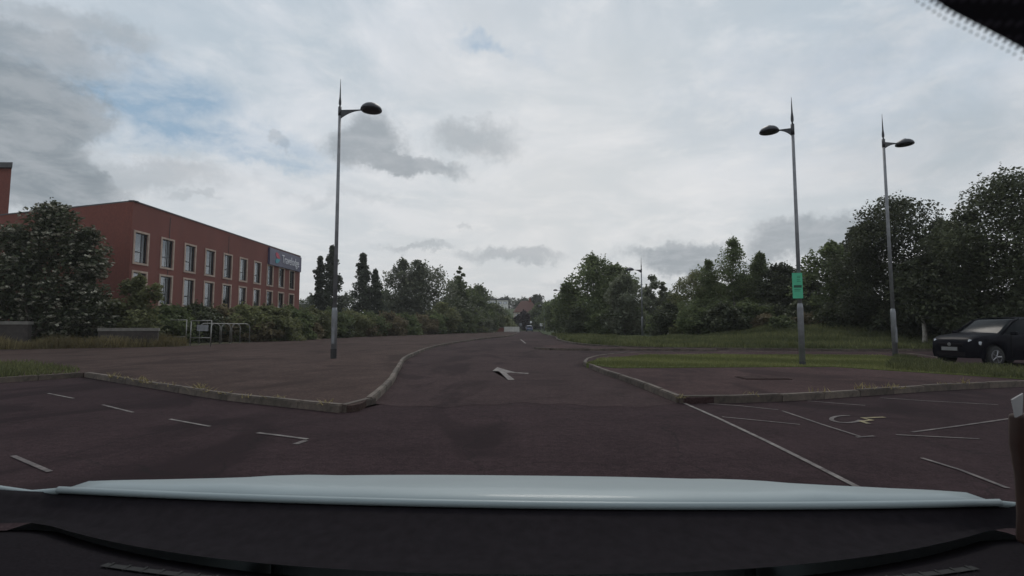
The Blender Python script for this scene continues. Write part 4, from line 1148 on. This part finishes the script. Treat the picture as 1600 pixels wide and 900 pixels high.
# ------------------------------------------------------------------ cars
def lerp_prof(prof, x):
    for (a, za), (b, zb_) in zip(prof, prof[1:]):
        if a <= x <= b:
            t = (x - a) / (b - a); return za + (zb_ - za) * t
    return prof[0][1] if x < prof[0][0] else prof[-1][1]
def hatchback(pos, rz, paint, label, detail=True):
    """small hatchback, nose along -x, wheels on z = 0"""
    root = empty('parked_car' if detail else 'moving_car', pos, rz); tag(root, label, 'car')
    Lc, hw = 3.95, .84
    wx = (.78, 3.24); wr = .31
    top = [(0, .60), (.04, .76), (.16, .87), (.5, .95), (.95, 1.0), (1.2, 1.02), (3.3, 1.04), (3.7, 1.0), (3.86, .95), (3.95, .75)]
    def plan(x):                                        # half width
        if x < .55: return hw * (.72 + .28 * math.sin(min(1, x / .55) * math.pi / 2))
        if x > 3.45: return hw * (.86 + .14 * math.cos((x - 3.45) / .5 * math.pi / 2))
        return hw
    def sill(x):
        z = .20 if .3 < x < 3.7 else .26
        for c in wx:
            d = abs(x - c)
            if d < wr + .06: z = max(z, wr + math.sqrt((wr + .06) ** 2 - d * d) - .0)
        return z
    xs = sorted(set([0, .02, .05, .1, .18, .3, .5, .95, 1.2, 1.6, 2.0, 2.4, 2.7, 3.3, 3.6, 3.75, 3.86, 3.92, 3.95] + [round(c + s * (wr + .06) * math.cos(a), 4) for c in wx for s in (-1, 1) for a in np.linspace(0, 1.5, 8)]))
    vs, fs = [], []
    K = 11
    for x in xs:
        w = plan(x); zt = lerp_prof(top, x); zs_ = min(sill(x), zt - .05)
        zsh = min(zt - .03, .83 if x > .2 else zt - .04); zsh = max(zsh, zs_ + .02)
        zm = zs_ + (zsh - zs_) * .5
        half = [(w * .93, zs_), (w * 1.0, zm), (w * .985, zsh), (w * .9, zt - .012), (w * .55, zt + .012)]
        ring = [(-a, b) for a, b in half] + [(0, zt + .02)] + [(a, b) for a, b in reversed(half)]
        vs += [(x, y, z) for y, z in ring]
    for i in range(len(xs) - 1):
        for k in range(K - 1):
            fs.append((i * K + k, i * K + k + 1, (i + 1) * K + k + 1, (i + 1) * K + k))
    fs.append(tuple(range(K - 1, -1, -1))); fs.append(tuple((len(xs) - 1) * K + k for k in range(K)))
    body = mk('body', vs, fs, paint, root, True)
    # cabin glass, roof and pillars
    zb_, zr = .985, 1.45
    st = [(1.08, .76, zb_ - .02, zb_), (1.3, .765, zb_, 1.10), (1.72, .77, zb_, 1.37), (2.0, .77, zb_, 1.44), (2.6, .77, zb_, 1.455), (3.2, .765, zb_, 1.41), (3.55, .75, zb_, 1.3), (3.82, .72, zb_, 1.0)]
    vs, fs = [], []
    for x, w, z0, z1 in st:
        tt = (z1 - z0) / .47; wt = w - .17 * tt
        vs += [(x, -w, z0), (x, -wt, z1 - .02), (x, -wt * .8, z1), (x, wt * .8, z1), (x, wt, z1 - .02), (x, w, z0)]
    for i in range(len(st) - 1):
        for k in range(5): fs.append((i * 6 + k, i * 6 + k + 1, (i + 1) * 6 + k + 1, (i + 1) * 6 + k))
    vs = [(x, y, z if z < .99 else .985 + (z - .985) * 1.1) for x, y, z in vs]
    mk('glasshouse', vs, fs, 'car_glass', root, True)
    vs, fs = [], []
    rs = [(1.95, .585, 1.447), (2.2, .60, 1.462), (2.7, .60, 1.468), (3.2, .59, 1.432), (3.6, .57, 1.345)]
    rs = [(x, w, z + .047) for x, w, z in rs]
    for x, w, z in rs: vs += [(x, -w - .015, z - .045), (x, -w + .08, z), (x, 0, z + .015), (x, w - .08, z), (x, w + .015, z - .045)]
    for i in range(len(rs) - 1):
        for k in range(4): fs.append((i * 5 + k, i * 5 + k + 1, (i + 1) * 5 + k + 1, (i + 1) * 5 + k))
    rf = mk('roof', vs, fs, paint, root, True)
    for s in (-1, 1):
        MB().tube([(1.1, s * .765, zb_), (1.72, s * .645, 1.385), (2.0, s * .60, 1.47)], .032, 6).build('windscreen_pillar', paint, root, True)
        MB().tube([(2.45, s * .775, zb_), (2.5, s * .612, 1.465)], .035, 6).build('door_pillar', 'plastic_black', root, True)
        MB().tube([(3.72, s * .74, zb_), (3.62, s * .63, 1.31), (3.3, s * .6, 1.43)], [.07, .06, .05], 6).build('rear_pillar', paint, root, True)
        hl = MB().box(-.17, .17, -.035, .035, -.06, .06).build('headlight', 'lamp_lens', root); hl.location = (.19, s * .655, .74); hl.rotation_euler = (0, R(12), s * R(42)); bevel(hl, .025)
        MB().box(.02, .13, s * .52 - .09, s * .52 + .09, .36, .42).build('fog_lamp', 'plastic_black', root)
        tl = MB().box(3.84, 3.955, s * .62 - .09, s * .62 + .09, .78, .95).build('tail_light', 'lamp_red', root); bevel(tl, .02)
        m_ = MB().box(-.07, .06, -.09, .09, -.06, .06).build('mirror', paint, root); m_.location = (1.38, s * .93, 1.02); bevel(m_, .03)
        MB().box(1.5, 3.3, s * .845 - .006, s * .845 + .006, .50, .535).build('side_strip', 'plastic_black', root)
        for dx in (2.18, 3.0): MB().box(dx, dx + .17, s * .842 - .02, s * .842 + .02, .80, .825).build('door_handle', paint, root)
        for dx in (1.36, 2.46): MB().box(dx, dx + .008, s * .838 - .008, s * .838 + .008, .3, .95).build('door_gap', 'vent_black', root)
        for c in wx:
            ty = MB(); ty.lathe([(wr * .62, -.09), (wr * .93, -.095), (wr, -.07), (wr, .07), (wr * .93, .095), (wr * .62, .09)], 24)
            t_ = ty.build('wheel', 'tyre', root, True); t_.location = (c, s * .735, wr); t_.rotation_euler = (R(90), 0, 0)
            rm = MB(); rm.lathe([(.03, .0), (.05, .09), (.06, .085)], 12); rm.lathe([(wr * .56, .05), (wr * .64, .094), (wr * .66, .09)], 24)
            for a in range(5):
                aa = 2 * math.pi * a / 5; rm.tube([(0, 0, .085 * 1), (wr * .6 * math.cos(aa), wr * .6 * math.sin(aa), .08)], .024, 5)
            r2 = rm.build('rim', 'alloy', t_); r2.scale = (1, 1, -s)
            MB().lathe([(wr + .05, -.1), (wr + .05, .02)], 20).build('arch_liner', 'vent_black', t_)
    # nose
    g = MB().box(-.012, .06, -.42, .42, .63, .70).build('grille', 'plastic_black', root); bevel(g, .012)
    lo = MB().box(-.006, .1, -.5, .5, .30, .45).build('lower_grille', 'plastic_black', root); bevel(lo, .02)
    b = MB().lathe([(.055, 0), (.055, .012), (.04, .014)], 16).build('badge', 'alloy', root); b.location = (-.012, 0, .668); b.rotation_euler = (0, R(-90), 0)
    pl = MB().box(-.028, -.008, -.26, .26, .475, .585).build('number_plate', 'plate_white', root)
    MB().box(-.016, -.006, -.29, .29, .45, .61).build('plate_mount', 'plastic_black', root)
    MB().box(3.945, 3.972, -.26, .26, .6, .71).build('number_plate', 'plate_white', root)
    for s in (-.3, .3): MB().tube([(1.12, s, 1.0), (1.17, s + .5, 1.045)], .008, 5).build('wiper', 'plastic_black', root)
    return root
nose = G(1460, 571, 0)
hatchback((14.62, 17.2, 0), R(9), 'paint_black', 'black hatchback parked past the end of the island grass').scale = (1.0, 1.0, 1.06)
# silver-blue car driving away at the far end of the road (tail towards us)
hatchback((4.35, 132, .01), R(-90), 'paint_blue', 'blue car driving away at the far end of the road', detail=False)

# ------------------------------------------------------------------ the car we sit in: bonnet, cowl, dashboard, front body
def own_car():
    root = empty('own_car', (0, 0, 0)); tag(root, 'pale silver car seen from its driving seat: bonnet, cowl and black dashboard', 'car')
    root.rotation_euler = (0, R(.55), 0)
    def zb(u): return 1.058 - .1509 * u - .1487 * u * u
    NX, NU = 33, 18
    HWb = .735
    def rear(x): return .752 + .075 * (x / HWb) ** 2 - .018 * x / HWb
    vs, fs = [], []
    for j in range(NU + 1):
        for i in range(NX):
            x = (i / (NX - 1) * 2 - 1)
            u = j / NU
            X = x * (HWb - .05 * u)
            Y = rear(X) + u * (1.02 - .10 * x * x)
            z = zb(Y - .75) - .022 * abs(x) ** 3 * min(1, u * 2.5)
            ax = abs(abs(X) - .47)                      # two pressed ridges
            z += .003 * math.exp(-(ax / .05) ** 2)
            if j == 0: z -= .012
            vs.append((X, Y, z))
    for j in range(NU):
        for i in range(NX - 1):
            a = j * NX + i; fs.append((a, a + 1, a + NX + 1, a + NX))
    n0 = len(vs)
    bn = mk('bonnet', vs, fs, 'paint_silver', root, True)
    md = bn.modifiers.new('thick', 'SOLIDIFY'); md.thickness = .004; md.offset = -1
    # rolled rear lip of the bonnet
    lip = [(x * HWb, rear(x * HWb) - .004, zb(rear(x * HWb) - .75) - .010) for x in np.linspace(-1, 1, 31)]
    MB().tube(lip, .0055, 8).build('bonnet_lip', 'paint_silver', bn, True)
    for s in (-1, 1):
        vs, fs = [], []
        for j in range(15):
            u = j / 14; Y = .80 + u * .98
            z0 = zb(Y - .75) - .05
            xe = HWb - .05 * u + .004
            sec = [(xe, z0 - .004), (xe + .05, z0 - .02), (xe + .09, z0 - .08), (xe + .105, z0 - .2), (xe + .10, .45)]
            vs += [(s * a, Y, b) for a, b in sec]
        for j in range(14):
            for k in range(4): fs.append((j * 5 + k, j * 5 + k + 1, (j + 1) * 5 + k + 1, (j + 1) * 5 + k))
        mk('front_wing', vs, fs, 'paint_silver', root, True)
        # door below window height, pillar, wheel
        d = MB().box(s * .80 - .035, s * .80 + .035, -.75, .78, .32, .93).build('door', 'paint_silver', root); bevel(d, .02)
        MB().box(s * .838 - .02, s * .838 + .02, -.6, -.4, .78, .81).build('door_handle', 'paint_silver', d)
        MB().tube([(s * .84, .80, .985), (s * .76, .4, 1.27), (s * .62, -.05, 1.53)], [.034, .032, .032], 8).build('windscreen_pillar', 'plastic_black', root, True)
        w = MB().lathe([(.19, -.09), (.29, -.1), (.31, -.07), (.31, .07), (.29, .1), (.19, .09)], 24).build('wheel', 'tyre', root, True)
        w.location = (s * .74, 1.3, .31); w.rotation_euler = (0, R(90), 0)
        MB().lathe([(.05, -.06), (.185, -.095), (.19, .095), (.05, .06)], 20).build('rim', 'alloy', w, True)
    bp = MB().box(-.78, .78, 1.66, 1.84, .26, .64).build('bumper', 'paint_silver', root); bevel(bp, .06, 3)
    MB().box(-.52, .52, 1.83, 1.85, .36, .5).build('grille', 'plastic_black', root)
    # cowl between bonnet and glass
    vs, fs = [], []
    n = 49
    def dash_y(x): return min(.625 + .20 * (abs(x) / .75) ** 2.2, .80)
    for i in range(n):
        x = (i / (n - 1) * 2 - 1) * 1.08
        xc = max(-HWb, min(HWb, x))
        yr = rear(xc) - .002 + .16 * max(0, abs(x) - HWb); yd = min(dash_y(x) - .02, yr - .012)
        z1 = zb(rear(xc) - .75) - .015 - .02 * max(0, abs(x) - HWb)
        for k in range(8):
            t = max(0, k - 1) / 6; Y = yr + (yd - yr) * t
            z = z1 - .024 * t - .004 * math.sin(t * math.pi) - (.0025 if k in (3, 5) else 0)
            if k == 0: Y, z = yr + .05, z1 - .03
            vs.append((x, Y, z))
    for i in range(n - 1):
        for k in range(7): a = i * 8 + k; fs.append((a, a + 1, a + 9, a + 8))
    mk('cowl', vs, fs, 'plastic_black', root, True)
    # pale rim carried on past the bonnet to the pillar foot
    for s in (-1, 1):
        pts = [(s * HWb, rear(s * HWb) - .004, zb(rear(s * HWb) - .75) - .012), (s * .80, rear(s * HWb) + .02, zb(rear(s * HWb) - .75) - .023), (s * .95, rear(s * HWb) + .05, zb(rear(s * HWb) - .75) - .016)]
        MB().tube(pts, [.005, .0045, .004], 8).build('wing_edge', 'paint_silver', root, True)
    # dashboard top
    vs, fs = [], []
    for i in range(n):
        x = (i / (n - 1) * 2 - 1) * 1.1
        for k in range(9):
            t = k / 8; Y = dash_y(x) - .46 * t
            z = 1.012 - .010 * (1 - t) ** 3 + .02 * math.sin(t * 2.4) - .012 * min(1, abs(x) / .8) ** 2
            vs.append((x, Y, z if k else z - .006))
        vs.append((x, dash_y(x) - .5, .72))
    for i in range(n - 1):
        for k in range(9): a = i * 10 + k; fs.append((a, a + 1, a + 11, a + 10))
    mk('dashboard', vs, fs, 'dash_plastic', root, True)
    # demister slot, a dark ribbed recess along the screen
    def dz(x, Y):
        t = (dash_y(x) - Y) / .46
        return 1.012 - .010 * (1 - t) ** 3 + .02 * math.sin(t * 2.4) - .012 * min(1, abs(x) / .8) ** 2
    xs = np.linspace(-.50, .56, 40); sv, sf = [], []
    for x in xs:
        Yc = .578 + .06 * (abs(x) / .5) ** 2
        for dY in (-.006, .006): sv.append((x, Yc + dY, dz(x, Yc + dY) + .002))
    for i in range(len(xs) - 1): sf.append((2 * i, 2 * i + 2, 2 * i + 3, 2 * i + 1))
    vt = mk('demister_vent', sv, sf, 'vent_black', root)
    for x in np.linspace(-.49, .55, 45):
        Yc = .578 + .06 * (abs(x) / .5) ** 2; z = dz(x, Yc)
        MB().box(x - .0015, x + .0015, Yc - .006, Yc + .006, z + .0005, z + .0028).build('vent_rib', 'vent_black', vt)
    # strip standing in for an unidentified brown shape, small pale card near its top
    ln = [(at(1634, 848, .70), .034), (at(1632, 800, .70), .032), (at(1628, 740, .69), .032), (at(1622, 690, .68), .034), (at(1614, 640, .67), .028)]
    vs, fs = [], []
    for q, w in ln: vs += [(q.x - w, q.y, q.z), (q.x + w, q.y, q.z), (q.x + w, q.y + .02, q.z), (q.x - w, q.y + .02, q.z)]
    for i in range(len(ln) - 1):
        for k in range(4): fs.append((i * 4 + k, i * 4 + (k + 1) % 4, (i + 1) * 4 + (k + 1) % 4, (i + 1) * 4 + k))
    fs += [(3, 2, 1, 0), tuple(len(vs) - 4 + k for k in range(4))]
    pt = bevel(mk('brown_strip', vs, fs, 'strip_brown', root, True), .006)
    a_, b_, c_, d_ = at(1567, 617, .66), at(1584, 607, .66), at(1583, 640, .66), at(1573, 645, .66)
    mk('small_card', [a_, b_, c_, d_] + [q + Vector((0, .002, 0)) for q in (a_, b_, c_, d_)], [(0, 3, 2, 1), (4, 5, 6, 7), (0, 1, 5, 4), (1, 2, 6, 5), (2, 3, 7, 6), (3, 0, 4, 7)], 'card_pale', pt)
    # roof panel over the seats, and the dotted black band at the top of the screen
    rv, rf = [], []
    for j in range(9):
        for i in range(11):
            x = (i / 10 * 2 - 1) * .62; Y = -.04 - j * .12
            rv.append((x, Y, 1.535 + .02 * (1 - (x / .62) ** 2) + .012 * math.sin(j / 8 * 3)))
    for j in range(8):
        for i in range(10): a = j * 11 + i; rf.append((a, a + 1, a + 12, a + 11))
    rp = mk('roof', rv, rf, 'paint_silver', root, True)
    md = rp.modifiers.new('thick', 'SOLIDIFY'); md.thickness = .03
    return root
oc = own_car()
def screen_band():
    # screen plane rises from the cowl back to the roof edge
    def on_screen(px, py):
        r_ = ray(px, py); t = (1.02 + .60 * .70 - CAM_H) / (r_.z + .60 * r_.y)
        return Vector((0, 0, CAM_H)) + r_ * t
    edge = [on_screen(*q) for q in ((1140, -190), (1270, -84), (1348, -18), (1398, 12), (1456, 40), (1512, 68), (1575, 108), (1640, 155), (1740, 240))]
    up = Vector((0, -.70, .42)).normalized()
    vs = [e for e in edge] + [e + up * .16 for e in edge]
    n = len(edge)
    o = mk('screen_band', vs, [(i, i + 1, n + i + 1, n + i) for i in range(n - 1)], 'dotted_band', oc)
    md = o.modifiers.new('thick', 'SOLIDIFY'); md.thickness = .002
    # fringe of printed dots shrinking away from the band
    nrm = (edge[3] - edge[1]).normalized().cross(up).normalized()
    dots = MB()
    for k in range(2):
        for i in range(44):
            t = (i + .5 * (k % 2)) / 44 * (n - 1.001); a = edge[int(t)].lerp(edge[int(t) + 1], t - int(t))
            side = (edge[int(t) + 1] - edge[int(t)]).normalized(); dn = nrm.cross(side); dn = dn if dn.dot(up) < 0 else -dn
            c = a + dn * (.0004 + .0013 * k); r_ = .0006 - .0002 * k
            dots.add([c + side * r_, c + dn * r_, c - side * r_, c - dn * r_], [(0, 1, 2, 3)])
    d = dots.build('dot_fringe', 'plastic_black', o); d['kind'] = 'stuff'
screen_band()

# ------------------------------------------------------------------ thin haze over the whole place, added to lift dark foliage like lens glare
def build_haze():
    mt = bpy.data.materials.new('haze_air'); mt.use_nodes = True
    nt = mt.node_tree; nt.nodes.clear()
    v = nt.nodes.new('ShaderNodeVolumePrincipled')
    v.inputs['Color'].default_value = (.92, .93, .95, 1); v.inputs['Density'].default_value = .00042; v.inputs['Anisotropy'].default_value = .2
    out = nt.nodes.new('ShaderNodeOutputMaterial'); nt.links.new(v.outputs[0], out.inputs['Volume'])
    MATS['haze_air'] = mt
    o = MB().box(-910, 910, -70, 1810, -4, 46).build('haze', 'haze_air'); o['kind'] = 'stuff'
    tag(o, 'thin pale haze added over the whole place to lift its darks', 'haze')
build_haze()
